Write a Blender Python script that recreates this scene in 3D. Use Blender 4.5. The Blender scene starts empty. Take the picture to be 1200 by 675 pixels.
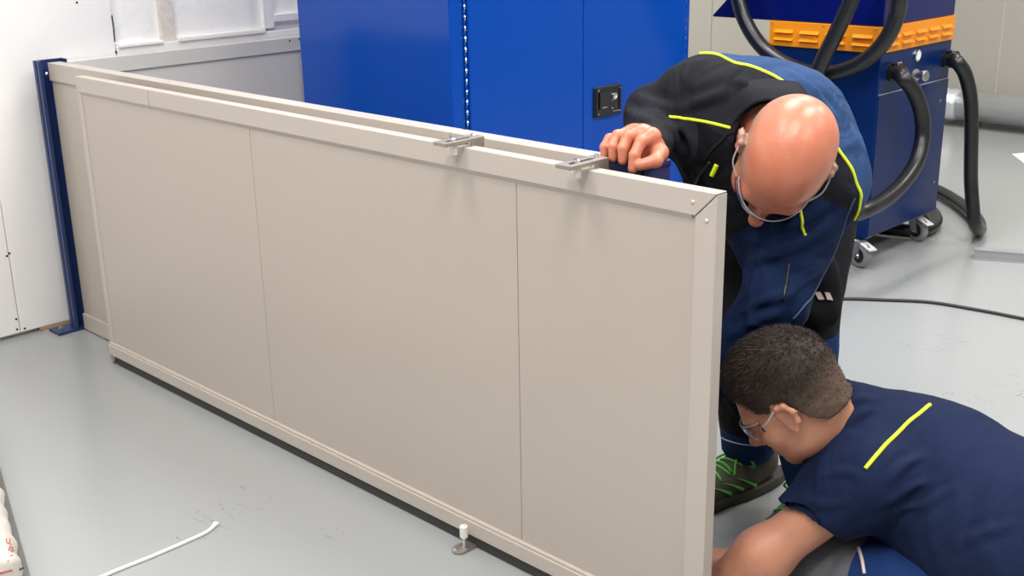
import bpy, bmesh, math, random
import numpy as np
from mathutils import Vector, Matrix
random.seed(7); rng = np.random.RandomState(7)
sc = bpy.context.scene
COL = sc.collection
PI = math.pi

LAMPS = [(-2.0, .2, 41), (-.5, .2, 56), (-2.1, 2.7, 50), (-.4, 2.7, 50), (-2.3, 5.0, 48), (-.4, 5.1, 38), (1.4, 1.2, 46), (1.5, 3.8, 34), (-1.2, -1.6, 42)]
WORLD = .30
# ------------------------------------------------------------------ camera
F = 1370.0; HC = 1.25
def _n(v): v = np.asarray(v, float); return v/np.linalg.norm(v)
_dn = _n([75., 4170., F]); _v1 = _n([-1469., -418., F]); _v1 = _n(_v1-_dn*_v1.dot(_dn))
R = np.array([-_v1, np.cross(-_dn, -_v1), -_dn])          # world = R @ cam   (cam: x right, y down, z forward)
CAM = np.array([0, 0, HC])
IR, ID, IF = R[:, 0], R[:, 1], R[:, 2]                    # image right / down / forward in world
def D(px, py, d): return CAM + (R @ np.array([px-600., py-337.5, F]))*d/F
def PL(px, py, ax, v):
    r = R @ np.array([px-600., py-337.5, F]); return CAM + r*(v-CAM[ax])/r[ax]
def FL(px, py, z=0): return PL(px, py, 2, z)
cd = bpy.data.cameras.new('camera'); cam = bpy.data.objects.new('camera', cd); COL.objects.link(cam)
cd.sensor_width = 36; cd.lens = F/1200*36; cd.clip_start = .05
M4 = Matrix.Identity(4)
for i in range(3):
    M4[i][0] = R[i, 0]; M4[i][1] = -R[i, 1]; M4[i][2] = -R[i, 2]; M4[i][3] = CAM[i]
cam.matrix_world = M4; sc.camera = cam
sc.view_settings.view_transform = 'Standard'; sc.view_settings.look = 'None'
sc.view_settings.gamma = 1; sc.view_settings.use_curve_mapping = False
sc.view_settings.exposure = 0.0

# ------------------------------------------------------------------ materials
def lin(h):
    if isinstance(h, str):
        h = h.lstrip('#'); c = [int(h[i:i+2], 16)/255 for i in (0, 2, 4)]
    else: c = h
    return tuple((x/12.92 if x <= .04045 else ((x+.055)/1.055)**2.4) for x in c)+(1,)
def mat(name, col, rough=.5, metal=0, bump=0, scale=40, var=0, vscale=3, spec=.5, coat=0, detail=3, **kw):
    m = bpy.data.materials.new(name); m.use_nodes = True; nt = m.node_tree; b = nt.nodes['Principled BSDF']
    c = lin(col); b.inputs['Base Color'].default_value = c; b.inputs['Roughness'].default_value = rough
    b.inputs['Metallic'].default_value = metal; b.inputs['Specular IOR Level'].default_value = spec
    b.inputs['Coat Weight'].default_value = coat
    for k, v in kw.items(): b.inputs[k.replace('_', ' ')].default_value = v
    tc = nt.nodes.new('ShaderNodeTexCoord')
    def noise(s, d=3):
        n = nt.nodes.new('ShaderNodeTexNoise'); n.inputs['Scale'].default_value = s; n.inputs['Detail'].default_value = d
        nt.links.new(tc.outputs['Object'], n.inputs['Vector']); return n
    if var:
        n = noise(vscale, detail); r = nt.nodes.new('ShaderNodeMix'); r.data_type = 'RGBA'
        r.inputs[6].default_value = tuple(x*(1-var) for x in c[:3])+(1,); r.inputs[7].default_value = tuple(min(1, x*(1+var)) for x in c[:3])+(1,)
        nt.links.new(n.outputs['Fac'], r.inputs[0]); nt.links.new(r.outputs[2], b.inputs['Base Color'])
    if bump:
        n = noise(scale, 4); bp = nt.nodes.new('ShaderNodeBump'); bp.inputs['Strength'].default_value = 1; bp.inputs['Distance'].default_value = bump
        nt.links.new(n.outputs['Fac'], bp.inputs['Height']); nt.links.new(bp.outputs['Normal'], b.inputs['Normal'])
    return m
M = {}
M['gate'] = mat('beige_coated_steel', '#bcb2a8', .3, bump=.00015, scale=60, var=.015, vscale=2)
M['gate_panel'] = mat('beige_panel_skin', '#b6aca1', .3, bump=.0002, scale=6, var=.02, vscale=1.5)
M['grey_panel'] = mat('grey_coated_steel', '#d8d4cd', .4, bump=.0001)
M['post'] = mat('blue_post_paint', '#203260', .35, bump=.0001)
M['shade_rubber'] = mat('gap_shade_and_rubber', '#3a3a38', .7)  # painted shade of the gap under the gate; also the rubber duct feet
M['steel'] = mat('brushed_steel', '#a59d94', .42, metal=.7, bump=.0001, scale=200)
M['zinc'] = mat('zinc_plate', '#c3c6c8', .32, metal=1, bump=.0003, scale=50)
M['nylon'] = mat('white_nylon', '#e9e6df', .4)
M['rivet'] = mat('rivet_head', '#cfc8bd', .3, metal=.4)
M['dark'] = mat('dark_void', '#1a1a1b', .6)
M['cab'] = mat('cabinet_blue_paint', '#0045a8', .16, bump=.0003, scale=2.5, spec=.3)
M['chrome'] = mat('bright_steel', '#e8eaee', .15, metal=1)
M['lock_black'] = mat('black_latch_metal', '#141618', .3, coat=.5)
M['mach'] = mat('machine_navy_paint', '#07255a', .3, spec=.25, bump=.0001)
M['mach_top'] = mat('machine_hood_paint', '#020f5c', .3, spec=.35, bump=.0001)
M['orange'] = mat('orange_grille_paint', '#f3950c', .4)
M['hose'] = mat('black_rubber_hose', '#17181a', .33, bump=.0004, scale=90, spec=.6)
M['tyre'] = mat('grey_caster_tyre', '#8f8d8d', .55)
M['black_plastic'] = mat('black_plastic', '#151617', .4)
M['white_label'] = mat('white_label', '#eeeeee', .5)
M['black_ink'] = mat('black_ink', '#111111', .6)
M['wall'] = mat('white_painted_wall', '#f0edea', .55, bump=.0012, scale=14, var=.02, vscale=5)
M['wall_rough'] = mat('white_rough_render', '#f3f1ed', .6, bump=.004, scale=30, var=.02, vscale=8)
M['wall_pillar'] = mat('cream_rough_render', '#dcd3ca', .7, bump=.006, scale=35, var=.04, vscale=20)
M['clad'] = mat('grey_wall_cladding', '#b8b3a9', .5, bump=.0003, scale=4)
M['backwall'] = mat('warm_grey_wall', '#a7a39b', .55, bump=.0004, scale=6, var=.02)
M['ceiling'] = mat('ceiling_white', '#d8d8d6', .8)
M['wood'] = mat('raw_wood_strip', '#a58a6c', .8, var=.3, vscale=60)
M['galv'] = mat('galvanised_duct', '#dcdfe1', .3, metal=.65, bump=.0008, scale=5, var=.08, vscale=6)
M['cable'] = mat('black_cable', '#2a2b2c', .5)
M['alu'] = mat('grey_aluminium_bar', '#a4a7a8', .4, metal=.4)
M['paper'] = mat('white_paper', '#f4f4f2', .8)
M['white_plastic'] = mat('white_plastic_strip', '#f1f0ee', .35)
M['sack'] = mat('white_sack_film', '#cdc6bd', .4, bump=.006, scale=25, var=.05, vscale=15)
M['sack_red'] = mat('red_print', '#b0524c', .6)
M['sack_blue'] = mat('dark_blue_print', '#1f2a50', .5)
M['board_edge'] = mat('grey_board', '#6a6b69', .6)
M['blue_block'] = mat('blue_plastic_block', '#0d1c5c', .4)
# people
def cloth(name, col, crease=.03, zones=None, thr=None, sc_=5.5, **kw):
    m = mat(name, col, .88, bump=.0006, scale=130, spec=.18, **kw); nt = m.node_tree; bs = nt.nodes['Principled BSDF']
    bp0 = [n for n in nt.nodes if n.type == 'BUMP'][0]; tc = [n for n in nt.nodes if n.type == 'TEX_COORD'][0]
    n = nt.nodes.new('ShaderNodeTexNoise'); n.inputs['Scale'].default_value = sc_; n.inputs['Detail'].default_value = 2.5; n.inputs['Distortion'].default_value = .9; n.inputs['Roughness'].default_value = .45
    mp = nt.nodes.new('ShaderNodeMapping'); mp.inputs['Scale'].default_value = (2.2, .7, 1.2); mp.inputs['Rotation'].default_value = (.3, .5, .6)
    nt.links.new(tc.outputs['Object'], mp.inputs['Vector']); nt.links.new(mp.outputs['Vector'], n.inputs['Vector'])
    ab = nt.nodes.new('ShaderNodeMath'); ab.operation = 'SUBTRACT'; ab.inputs[1].default_value = .5; nt.links.new(n.outputs['Fac'], ab.inputs[0])
    a2 = nt.nodes.new('ShaderNodeMath'); a2.operation = 'ABSOLUTE'; nt.links.new(ab.outputs[0], a2.inputs[0])
    a3 = nt.nodes.new('ShaderNodeMath'); a3.operation = 'POWER'; a3.inputs[1].default_value = .6; nt.links.new(a2.outputs[0], a3.inputs[0])
    b2 = nt.nodes.new('ShaderNodeBump'); b2.inputs['Distance'].default_value = crease; b2.inputs['Strength'].default_value = .8
    nt.links.new(n.outputs['Fac'], b2.inputs['Height']); nt.links.new(bp0.outputs['Normal'], b2.inputs['Normal']); nt.links.new(b2.outputs['Normal'], bs.inputs['Normal'])
    if zones:
        at = nt.nodes.new('ShaderNodeAttribute'); at.attribute_name = 'zone'; sp_ = nt.nodes.new('ShaderNodeSeparateXYZ'); nt.links.new(at.outputs['Vector'], sp_.inputs[0])
        prev = None
        for i, c_ in enumerate(zones):
            if c_ is None: continue
            g_ = nt.nodes.new('ShaderNodeMath'); g_.operation = 'GREATER_THAN'; g_.inputs[1].default_value = 0; nt.links.new(sp_.outputs[i], g_.inputs[0])
            x = nt.nodes.new('ShaderNodeMix'); x.data_type = 'RGBA'; x.inputs[7].default_value = lin(c_)
            if prev is None: x.inputs[6].default_value = lin(col)
            else: nt.links.new(prev, x.inputs[6])
            nt.links.new(g_.outputs[0], x.inputs[0]); prev = x.outputs[2]
        nt.links.new(prev, bs.inputs['Base Color'])
    return m
M['jacket'] = cloth('two_tone_fleece', '#1c1d23', zones=('#0c0d11', '#2a436b', '#102142'), crease=.05)
M['trousers_b'] = cloth('two_tone_work_trousers', '#131418', zones=('#17305f', None, None))
M['trousers_y'] = cloth('work_trousers_with_knee_pad', '#162f5e', zones=('#5d5f63', None, None))
M['jk_black'] = cloth('charcoal_fleece', '#1e1f24')
M['jk_blue'] = mat('slate_blue_fleece', '#2f4a75', .85, bump=.0006, scale=120, var=.12, vscale=25, spec=.25, Sheen_Weight=.25)
M['jk_navy'] = mat('navy_fleece', '#14284c', .85, bump=.0006, scale=120, var=.15, vscale=25, spec=.25, Sheen_Weight=.2)
M['jk_deep'] = mat('black_fleece', '#111216', .85, bump=.0005, scale=120, spec=.2)
M['tr_black'] = cloth('black_work_trousers', '#121316')
M['tr_navy'] = mat('navy_work_trousers', '#1a3a72', .8, bump=.0006, scale=80, var=.12, vscale=20, spec=.25)
M['tr_kneepad'] = mat('dark_grey_knee_fabric', '#3d3f43', .8, bump=.0006, scale=150, spec=.25)
M['tee'] = cloth('navy_cotton', '#131e3b', crease=.035, sc_=4.5)
M['neon'] = mat('neon_yellow_piping', '#dff02a', .55)
M['pipe_grey'] = mat('pale_grey_piping', '#9aa3ad', .5)
M['seam_navy'] = mat('dusty_blue_seam', '#35496b', .8)
M['reflect'] = mat('pale_reflective_patch', '#e0cdc0', .5)
M['shoe'] = mat('dark_olive_shoe', '#47443a', .8, bump=.001, scale=200)
M['shoe_green'] = mat('bright_green_shoe_trim', '#4fae3c', .6)
M['sole'] = mat('black_rubber_sole', '#37332b', .7)
M['eye'] = mat('eye_white', '#e8e4de', .2)
M['iris'] = mat('brown_iris', '#3a2415', .2)
M['hair'] = mat('dark_brown_hair', '#2e221b', .6, bump=.001, scale=150, var=.3, vscale=40, spec=.4)
M['hair_cap'] = None
M['hair_fade'] = mat('short_faded_hair', '#54443a', .7, bump=.001, scale=200, var=.3, vscale=60, spec=.3)
M['glasses_frame'] = mat('clear_grey_plastic', '#d2d4dc', .1, Alpha=.5)
def skin(name, a, b_, rough=.42, zone=None):
    m = mat(name, a, rough, bump=.0005, scale=160, spec=.45, Subsurface_Weight=.12, Subsurface_Scale=.01)
    nt = m.node_tree; bs = nt.nodes['Principled BSDF']; bs.inputs['Subsurface Radius'].default_value = (1, .35, .2)
    tc = [n for n in nt.nodes if n.type == 'TEX_COORD'][0]
    n = nt.nodes.new('ShaderNodeTexNoise'); n.inputs['Scale'].default_value = 28; n.inputs['Detail'].default_value = 5
    nt.links.new(tc.outputs['Object'], n.inputs['Vector'])
    r = nt.nodes.new('ShaderNodeMix'); r.data_type = 'RGBA'; r.inputs[6].default_value = lin(a); r.inputs[7].default_value = lin(b_)
    nt.links.new(n.outputs['Fac'], r.inputs[0]); nt.links.new(r.outputs[2], bs.inputs['Base Color'])
    if zone:
        at = nt.nodes.new('ShaderNodeAttribute'); at.attribute_name = 'zone'; sp_ = nt.nodes.new('ShaderNodeSeparateXYZ'); nt.links.new(at.outputs['Vector'], sp_.inputs[0])
        mr = nt.nodes.new('ShaderNodeMapRange'); mr.inputs['From Min'].default_value = -.012; mr.inputs['From Max'].default_value = .02; mr.inputs['To Max'].default_value = .8
        nt.links.new(sp_.outputs[0], mr.inputs['Value']); x = nt.nodes.new('ShaderNodeMix'); x.data_type = 'RGBA'; x.inputs[7].default_value = lin(zone)
        nt.links.new(r.outputs[2], x.inputs[6]); nt.links.new(mr.outputs[0], x.inputs[0]); nt.links.new(x.outputs[2], bs.inputs['Base Color'])
    return m
M['skin_b'] = skin('ruddy_skin', '#bf6d53', '#d0876b', .33, '#a58a7a')
_h = skin('cropped_dark_hair', '#251b15', '#33271f', .6, '#6b5546'); M['hair_cap'] = _h
_h.node_tree.nodes['Principled BSDF'].inputs['Subsurface Weight'].default_value = 0
M['skin_y'] = skin('fair_skin', '#b97c62', '#c68e73', .45)
g = bpy.data.materials.new('clear_lens'); g.use_nodes = True; b = g.node_tree.nodes['Principled BSDF']
b.inputs['Transmission Weight'].default_value = 1; b.inputs['Roughness'].default_value = .03; b.inputs['IOR'].default_value = 1.1
b.inputs['Base Color'].default_value = (.93, .93, .96, 1); b.inputs['Coat Weight'].default_value = .6; M['lens'] = g

# ---- grey painted floor with scuffs
fm = bpy.data.materials.new('grey_floor_paint'); fm.use_nodes = True; nt = fm.node_tree; b = nt.nodes['Principled BSDF']
tc = nt.nodes.new('ShaderNodeTexCoord')
def N(t, **k):
    n = nt.nodes.new(t)
    for a, v in k.items(): n.inputs[a].default_value = v
    return n
n1 = N('ShaderNodeTexNoise', Scale=1.1, Detail=4); n2 = N('ShaderNodeTexNoise', Scale=4, Detail=5, Roughness=.65)
for n in (n1, n2): nt.links.new(tc.outputs['Object'], n.inputs['Vector'])
mx = nt.nodes.new('ShaderNodeMix'); mx.data_type = 'RGBA'; mx.inputs[6].default_value = lin('#999b9b'); mx.inputs[7].default_value = lin('#9fa1a1')
nt.links.new(n1.outputs['Fac'], mx.inputs[0])
# sparse dark scuffs: thin bands of a warped noise where a mask noise is high
n3 = N('ShaderNodeTexNoise', Scale=5, Detail=5, Roughness=.6, Distortion=1.2); n4 = N('ShaderNodeTexNoise', Scale=2.3, Detail=3)
mp = nt.nodes.new('ShaderNodeMapping'); mp.inputs['Rotation'].default_value = (0, 0, .5); mp.inputs['Scale'].default_value = (.6, 2.2, 1)
nt.links.new(tc.outputs['Object'], mp.inputs['Vector']); nt.links.new(mp.outputs['Vector'], n3.inputs['Vector']); nt.links.new(tc.outputs['Object'], n4.inputs['Vector'])
def math_(op, a, b_=None, c=None):
    m = nt.nodes.new('ShaderNodeMath'); m.operation = op
    for i, x in enumerate((a, b_, c)):
        if x is None: continue
        if isinstance(x, (int, float)): m.inputs[i].default_value = x
        else: nt.links.new(x, m.inputs[i])
    return m.outputs[0]
band = math_('LESS_THAN', math_('ABSOLUTE', math_('SUBTRACT', n3.outputs['Fac'], .5)), .003)
vd = nt.nodes.new('ShaderNodeVectorMath'); vd.operation = 'DISTANCE'; _sc = FL(268, 640); vd.inputs[1].default_value = tuple(float(c_) for c_ in _sc); nt.links.new(tc.outputs['Object'], vd.inputs[0])
boost = math_('MULTIPLY', math_('MAXIMUM', math_('SUBTRACT', .30, vd.outputs['Value']), 0), .9)
mask = math_('GREATER_THAN', math_('ADD', n4.outputs['Fac'], boost), .57)
brk = math_('GREATER_THAN', n2.outputs['Fac'], .52)
sc_f = math_('MULTIPLY', math_('MULTIPLY', band, mask), math_('MULTIPLY', brk, .7))
mx2 = nt.nodes.new('ShaderNodeMix'); mx2.data_type = 'RGBA'; mx2.inputs[7].default_value = lin('#6c6b66')
nt.links.new(sc_f, mx2.inputs[0]); nt.links.new(mx.outputs[2], mx2.inputs[6]); nt.links.new(mx2.outputs[2], b.inputs['Base Color'])
rr = nt.nodes.new('ShaderNodeMapRange'); rr.inputs['To Min'].default_value = .16; rr.inputs['To Max'].default_value = .26
nt.links.new(n2.outputs['Fac'], rr.inputs['Value']); nt.links.new(rr.outputs[0], b.inputs['Roughness'])
bp = N('ShaderNodeBump', Distance=.0004); nt.links.new(n2.outputs['Fac'], bp.inputs['Height']); nt.links.new(bp.outputs['Normal'], b.inputs['Normal'])
M['floor'] = fm

# ------------------------------------------------------------------ helpers
def tag(o, label=None, cat=None, group=None, kind=None):
    if label: o['label'] = label
    if cat: o['category'] = cat
    if group: o['group'] = group
    if kind: o['kind'] = kind
    return o
def empty(name, loc, label=None, cat=None, group=None):
    o = bpy.data.objects.new(name, None); COL.objects.link(o); o.location = Vector(loc); o.empty_display_size = .1
    return tag(o, label, cat, group)
def link(name, bm, m, parent=None, smooth=False, bevel=0):
    me = bpy.data.meshes.new(name); bm.to_mesh(me); bm.free()
    ms = m if isinstance(m, (list, tuple)) else [m]
    for x in ms: me.materials.append(M[x] if isinstance(x, str) else x)
    o = bpy.data.objects.new(name, me); COL.objects.link(o)
    if parent:
        # meshes are written in world coordinates; move them into the parent's frame
        T = Vector(parent_origin(parent)); me.transform(Matrix.Translation(-T)); o.parent = parent
    if smooth:
        for p in me.polygons: p.use_smooth = True
    return o
def parent_origin(p):
    v = Vector((0, 0, 0))
    while p: v += p.location; p = p.parent
    return v
def _quad(bm, vs, mi=0):
    f = bm.faces.new(vs); f.material_index = mi; return f
def box(bm, a, b_, bev=0, mi=0, seg=2):
    a = [min(x, y) for x, y in zip(a, b_)], [max(x, y) for x, y in zip(a, b_)]
    lo, hi = a
    r = bmesh.ops.create_cube(bm, size=1)
    vs = r['verts']
    for v in vs:
        for i in range(3): v.co[i] = (lo[i]+hi[i])/2 + v.co[i]*(hi[i]-lo[i])
    es = set(); fs = set()
    for v in vs:
        for e in v.link_edges: es.add(e)
        for f in v.link_faces: fs.add(f)
    for f in fs: f.material_index = mi
    if bev: 
        bmesh.ops.bevel(bm, geom=list(es), offset=bev, segments=seg, affect='EDGES', profile=.5, material=-1)
    return bm
def prism(bm, pts, axis, lo, hi, bev=0, mi=0):
    """extrude a polygon (2D pts in the two other axes) from lo to hi along axis"""
    ot = [i for i in range(3) if i != axis]
    def mk(v, t):
        c = [0, 0, 0]; c[ot[0]], c[ot[1]] = v; c[axis] = t; return bm.verts.new(c)
    A = [mk(p, lo) for p in pts]; B = [mk(p, hi) for p in pts]; n = len(pts); fs = [_quad(bm, A, mi), _quad(bm, B[::-1], mi)]
    for i in range(n): fs.append(_quad(bm, [A[i], B[i], B[(i+1) % n], A[(i+1) % n]], mi))
    bmesh.ops.recalc_face_normals(bm, faces=fs)
    if bev:
        es = set(e for f in fs for e in f.edges); bmesh.ops.bevel(bm, geom=list(es), offset=bev, segments=2, affect='EDGES', profile=.5, material=-1)
    return bm
def frame_from(d):
    d = _n(d); u = np.cross(d, [0, 0, 1.0])
    if np.linalg.norm(u) < .05: u = np.cross(d, [1.0, 0, 0])
    u = _n(u); return d, u, np.cross(d, u)
def lathe(bm, base, axis, prof, seg=24, mi=0, cap=True):
    """prof: (distance along axis, radius)"""
    d, u, w = frame_from(axis); rings = []
    for t, r in prof:
        rings.append([bm.verts.new(np.asarray(base)+d*t+(u*math.cos(2*PI*k/seg)+w*math.sin(2*PI*k/seg))*max(r, 1e-5)) for k in range(seg)])
    fs = []
    for A, B in zip(rings, rings[1:]):
        for k in range(seg): fs.append(_quad(bm, [A[k], A[(k+1) % seg], B[(k+1) % seg], B[k]], mi))
    if cap: fs.append(_quad(bm, rings[0][::-1], mi)); fs.append(_quad(bm, rings[-1], mi))
    bmesh.ops.recalc_face_normals(bm, faces=fs)
    return bm
def catmull(P, n=8):
    P = [np.asarray(p, float) for p in P]; Q = [2*P[0]-P[1]]+P+[2*P[-1]-P[-2]]; out = []
    for i in range(1, len(Q)-2):
        for k in range(n):
            t = k/n; a, b_, c, d = Q[i-1], Q[i], Q[i+1], Q[i+2]
            out.append(.5*((2*b_)+(-a+c)*t+(2*a-5*b_+4*c-d)*t*t+(-a+3*b_-3*c+d)*t**3))
    out.append(P[-1]); return out
def tube(bm, P, r, seg=12, mi=0, ribs=0):
    P = [np.asarray(p, float) for p in P]; n = len(P); rings = []; pu = None
    rf = r if callable(r) else (lambda t: r)
    for i, p in enumerate(P):
        d = _n(P[min(i+1, n-1)]-P[max(i-1, 0)])
        if pu is None: _, u, _w = frame_from(d)
        else:
            u = pu-d*pu.dot(d); u = _n(u)
        pu = u; w = np.cross(d, u); rad = rf(i/(n-1))
        rings.append([bm.verts.new(p+(u*math.cos(2*PI*k/seg)+w*math.sin(2*PI*k/seg))*rad) for k in range(seg)])
    fs = []
    for A, B in zip(rings, rings[1:]):
        for k in range(seg): fs.append(_quad(bm, [A[k], A[(k+1) % seg], B[(k+1) % seg], B[k]], mi))
    fs.append(_quad(bm, rings[0][::-1], mi)); fs.append(_quad(bm, rings[-1], mi))
    bmesh.ops.recalc_face_normals(bm, faces=fs)
    return bm
def nb(): return bmesh.new()

# ------------------------------------------------------------------ SDF meshing
def cone(a, b_, r1, r2=None, k=.02): return ('c', np.asarray(a, float), np.asarray(b_, float), r1, r1 if r2 is None else r2, k)
def ell(c, r, B=None, k=.02): return ('e', np.asarray(c, float), np.asarray(r, float), None if B is None else np.asarray(B, float), k)
def sub(p, k=.01): return ('-', p, k)
def cut(o, n, k=.003): return ('x', np.asarray(o, float), _n(n), k)      # keep the side where (p-o).n < 0
def warp(fn): return ('w', fn)
def prim(P, q):
    if q[0] == 'c':
        _, a, b_, r1, r2, k = q; ab = b_-a; L2 = ab.dot(ab) + 1e-12
        t = np.clip(((P-a)@ab)/L2, 0, 1); return np.linalg.norm(P-a-t[:, None]*ab, axis=1)-(r1+(r2-r1)*t)
    if q[0] == 'e':
        _, c, r, B, k = q; X = P-c
        if B is not None: X = X@B
        k0 = np.linalg.norm(X/r, axis=1); k1 = np.linalg.norm(X/(r*r), axis=1)
        return np.where(k1 < 1e-9, -r.min(), k0*(k0-1)/np.maximum(k1, 1e-9))
def smin(a, b_, k):
    h = np.maximum(k-np.abs(a-b_), 0)/k; return np.minimum(a, b_)-h*h*k*.25
def sdf(prims):
    def f(P):
        d = np.full(len(P), 9.)
        for q in prims:
            if q[0] == '-': 
                d = -smin(-d, prim(P, q[1]), q[2])
            elif q[0] == 'x': d = -smin(-d, -((P-q[1])@q[2]), q[3])
            elif q[0] == 'w': d = q[1](P, d)
            else: d = smin(d, prim(P, q), q[-1])
        return d
    return f
def bounds(prims, pad):
    lo = np.full(3, 9.); hi = np.full(3, -9.)
    for q in prims:
        if q[0] == 'c':
            for p, r in ((q[1], q[3]), (q[2], q[4])): lo = np.minimum(lo, p-r); hi = np.maximum(hi, p+r)
        elif q[0] == 'e':
            r = max(q[2]); lo = np.minimum(lo, q[1]-r); hi = np.maximum(hi, q[1]+r)
    return lo-pad, hi+pad
def surf(f, lo, hi, h):
    """surface nets on a block-sparse grid -> verts, quads"""
    B = 8; nbk = np.ceil((hi-lo)/(h*B)).astype(int); n = nbk*B+1
    cc = [lo[i]+h*B*(np.arange(nbk[i])+.5) for i in range(3)]
    G = np.stack(np.meshgrid(*cc, indexing='ij'), -1).reshape(-1, 3)
    dc = f(G).reshape(nbk)
    act = np.abs(dc) < h*B*.5*1.7321*1.5+.012
    Fv = np.repeat(np.repeat(np.repeat(dc, B, 0), B, 1), B, 2)
    Fv = np.pad(Fv, ((0, 1),)*3, mode='edge').astype(np.float32)
    need = np.zeros(n, bool); 
    for idx in np.argwhere(act):
        s = idx*B; need[s[0]:s[0]+B+1, s[1]:s[1]+B+1, s[2]:s[2]+B+1] = True
    I = np.argwhere(need); P = lo+h*I
    vals = np.concatenate([f(P[i:i+200000]) for i in range(0, len(P), 200000)])
    Fv[I[:, 0], I[:, 1], I[:, 2]] = vals
    # inactive blocks keep their sign but must not cross with neighbours
    inside = Fv < 0
    c = [(0, 0, 0), (1, 0, 0), (0, 1, 0), (1, 1, 0), (0, 0, 1), (1, 0, 1), (0, 1, 1), (1, 1, 1)]
    m = n-1
    def sl(a, o): return a[o[0]:o[0]+m[0], o[1]:o[1]+m[1], o[2]:o[2]+m[2]]
    cnt = sum(sl(inside, o).astype(np.int8) for o in c)
    cell = (cnt > 0) & (cnt < 8)
    ci = np.argwhere(cell); vid = np.full(m, -1, int); vid[ci[:, 0], ci[:, 1], ci[:, 2]] = np.arange(len(ci))
    acc = np.zeros((len(ci), 3)); w = np.zeros(len(ci))
    vals8 = [Fv[ci[:, 0]+o[0], ci[:, 1]+o[1], ci[:, 2]+o[2]] for o in c]
    for i in range(8):
        for j in range(i+1, 8):
            if sum(abs(a-b_) for a, b_ in zip(c[i], c[j])) != 1: continue
            a, b_ = vals8[i], vals8[j]; cr = (a < 0) != (b_ < 0); t = np.where(cr, a/(a-b_+1e-20), 0)
            p = np.array(c[i])+t[:, None]*(np.array(c[j])-np.array(c[i])); acc += p*cr[:, None]; w += cr
    V = lo+h*(ci+acc/w[:, None])
    quads = []
    for ax in range(3):
        o = [0, 0, 0]; o[ax] = 1; u, v = [(1, 2), (2, 0), (0, 1)][ax]
        s0 = inside[:n[0]-o[0], :n[1]-o[1], :n[2]-o[2]]; s1 = inside[o[0]:, o[1]:, o[2]:]
        E = np.argwhere(s0 != s1); ok = (E[:, u] > 0) & (E[:, v] > 0) & (E[:, u] < m[u]) & (E[:, v] < m[v]); E = E[ok]
        st = s0[E[:, 0], E[:, 1], E[:, 2]]
        def gv(du, dv):
            q = E.copy(); q[:, u] -= du; q[:, v] -= dv; return vid[q[:, 0], q[:, 1], q[:, 2]]
        Q = np.stack([gv(1, 1), gv(0, 1), gv(0, 0), gv(1, 0)], 1); Q[~st] = Q[~st][:, ::-1]; quads.append(Q)
    Q = np.concatenate(quads); Q = Q[(Q >= 0).all(1)]
    # project the vertices on the field
    for _ in range(2):
        e = h*.3; g0 = f(V); gr = np.stack([f(V+np.eye(3)[i]*e)-g0 for i in range(3)], 1)/e
        V = V-gr*(np.clip(g0, -h, h)/np.maximum((gr*gr).sum(1), .2))[:, None]
    return V, Q
def sdf_obj(name, parts, mats, parent, matfn=None, zonefn=None):
    """parts: list of (prims, h); all become ONE mesh object"""
    Vs, Qs, off = [], [], 0
    for prims, h in parts:
        lo, hi = bounds(prims, 3*h+.01); V, Q = surf(sdf(prims), lo, hi, h); Vs.append(V); Qs.append(Q+off); off += len(V)
    V = np.concatenate(Vs); Q = np.concatenate(Qs)
    me = bpy.data.meshes.new(name)
    T = np.array(parent_origin(parent)) if parent else np.zeros(3)
    me.from_pydata((V-T).tolist(), [], Q.tolist())
    for x in (mats if isinstance(mats, (list, tuple)) else [mats]): me.materials.append(M[x])
    if matfn is not None:
        C = V[Q].mean(1); mi = matfn(C).astype(int); me.polygons.foreach_set('material_index', mi)
    if zonefn is not None:
        at = me.attributes.new('zone', 'FLOAT_VECTOR', 'POINT'); at.data.foreach_set('vector', zonefn(V).astype(np.float32).ravel())
    me.polygons.foreach_set('use_smooth', np.ones(len(Q), bool)); me.update()
    o = bpy.data.objects.new(name, me); COL.objects.link(o)
    if parent: o.parent = parent
    return o
def hit(f, px, py, d0=1.2, d1=3.2):
    r = R @ np.array([px-600., py-337.5, F]); r = r/F
    t = d0
    for _ in range(200):
        v = float(f((CAM+r*t)[None])[0])
        if v < .0004: return CAM+r*t
        t += max(v*.6, .0005)
        if t > d1: return None
    return CAM+r*t
def piping(name, f, pts, r, m, parent, lift=0):
    P = [hit(f, *p) for p in pts]; P = [p for p in P if p is not None]
    if len(P) < 2: return None
    P = catmull(P, 8)
    # settle on the surface
    Q = np.array(P)
    for _ in range(4):
        e = .002; g0 = f(Q); gr = np.stack([f(Q+np.eye(3)[i]*e)-g0 for i in range(3)], 1)/e
        Q = Q-gr*((g0-lift)/np.maximum((gr*gr).sum(1), .3))[:, None]
    return link(name, tube(nb(), list(Q), r, 8), m, parent, smooth=True)
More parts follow.
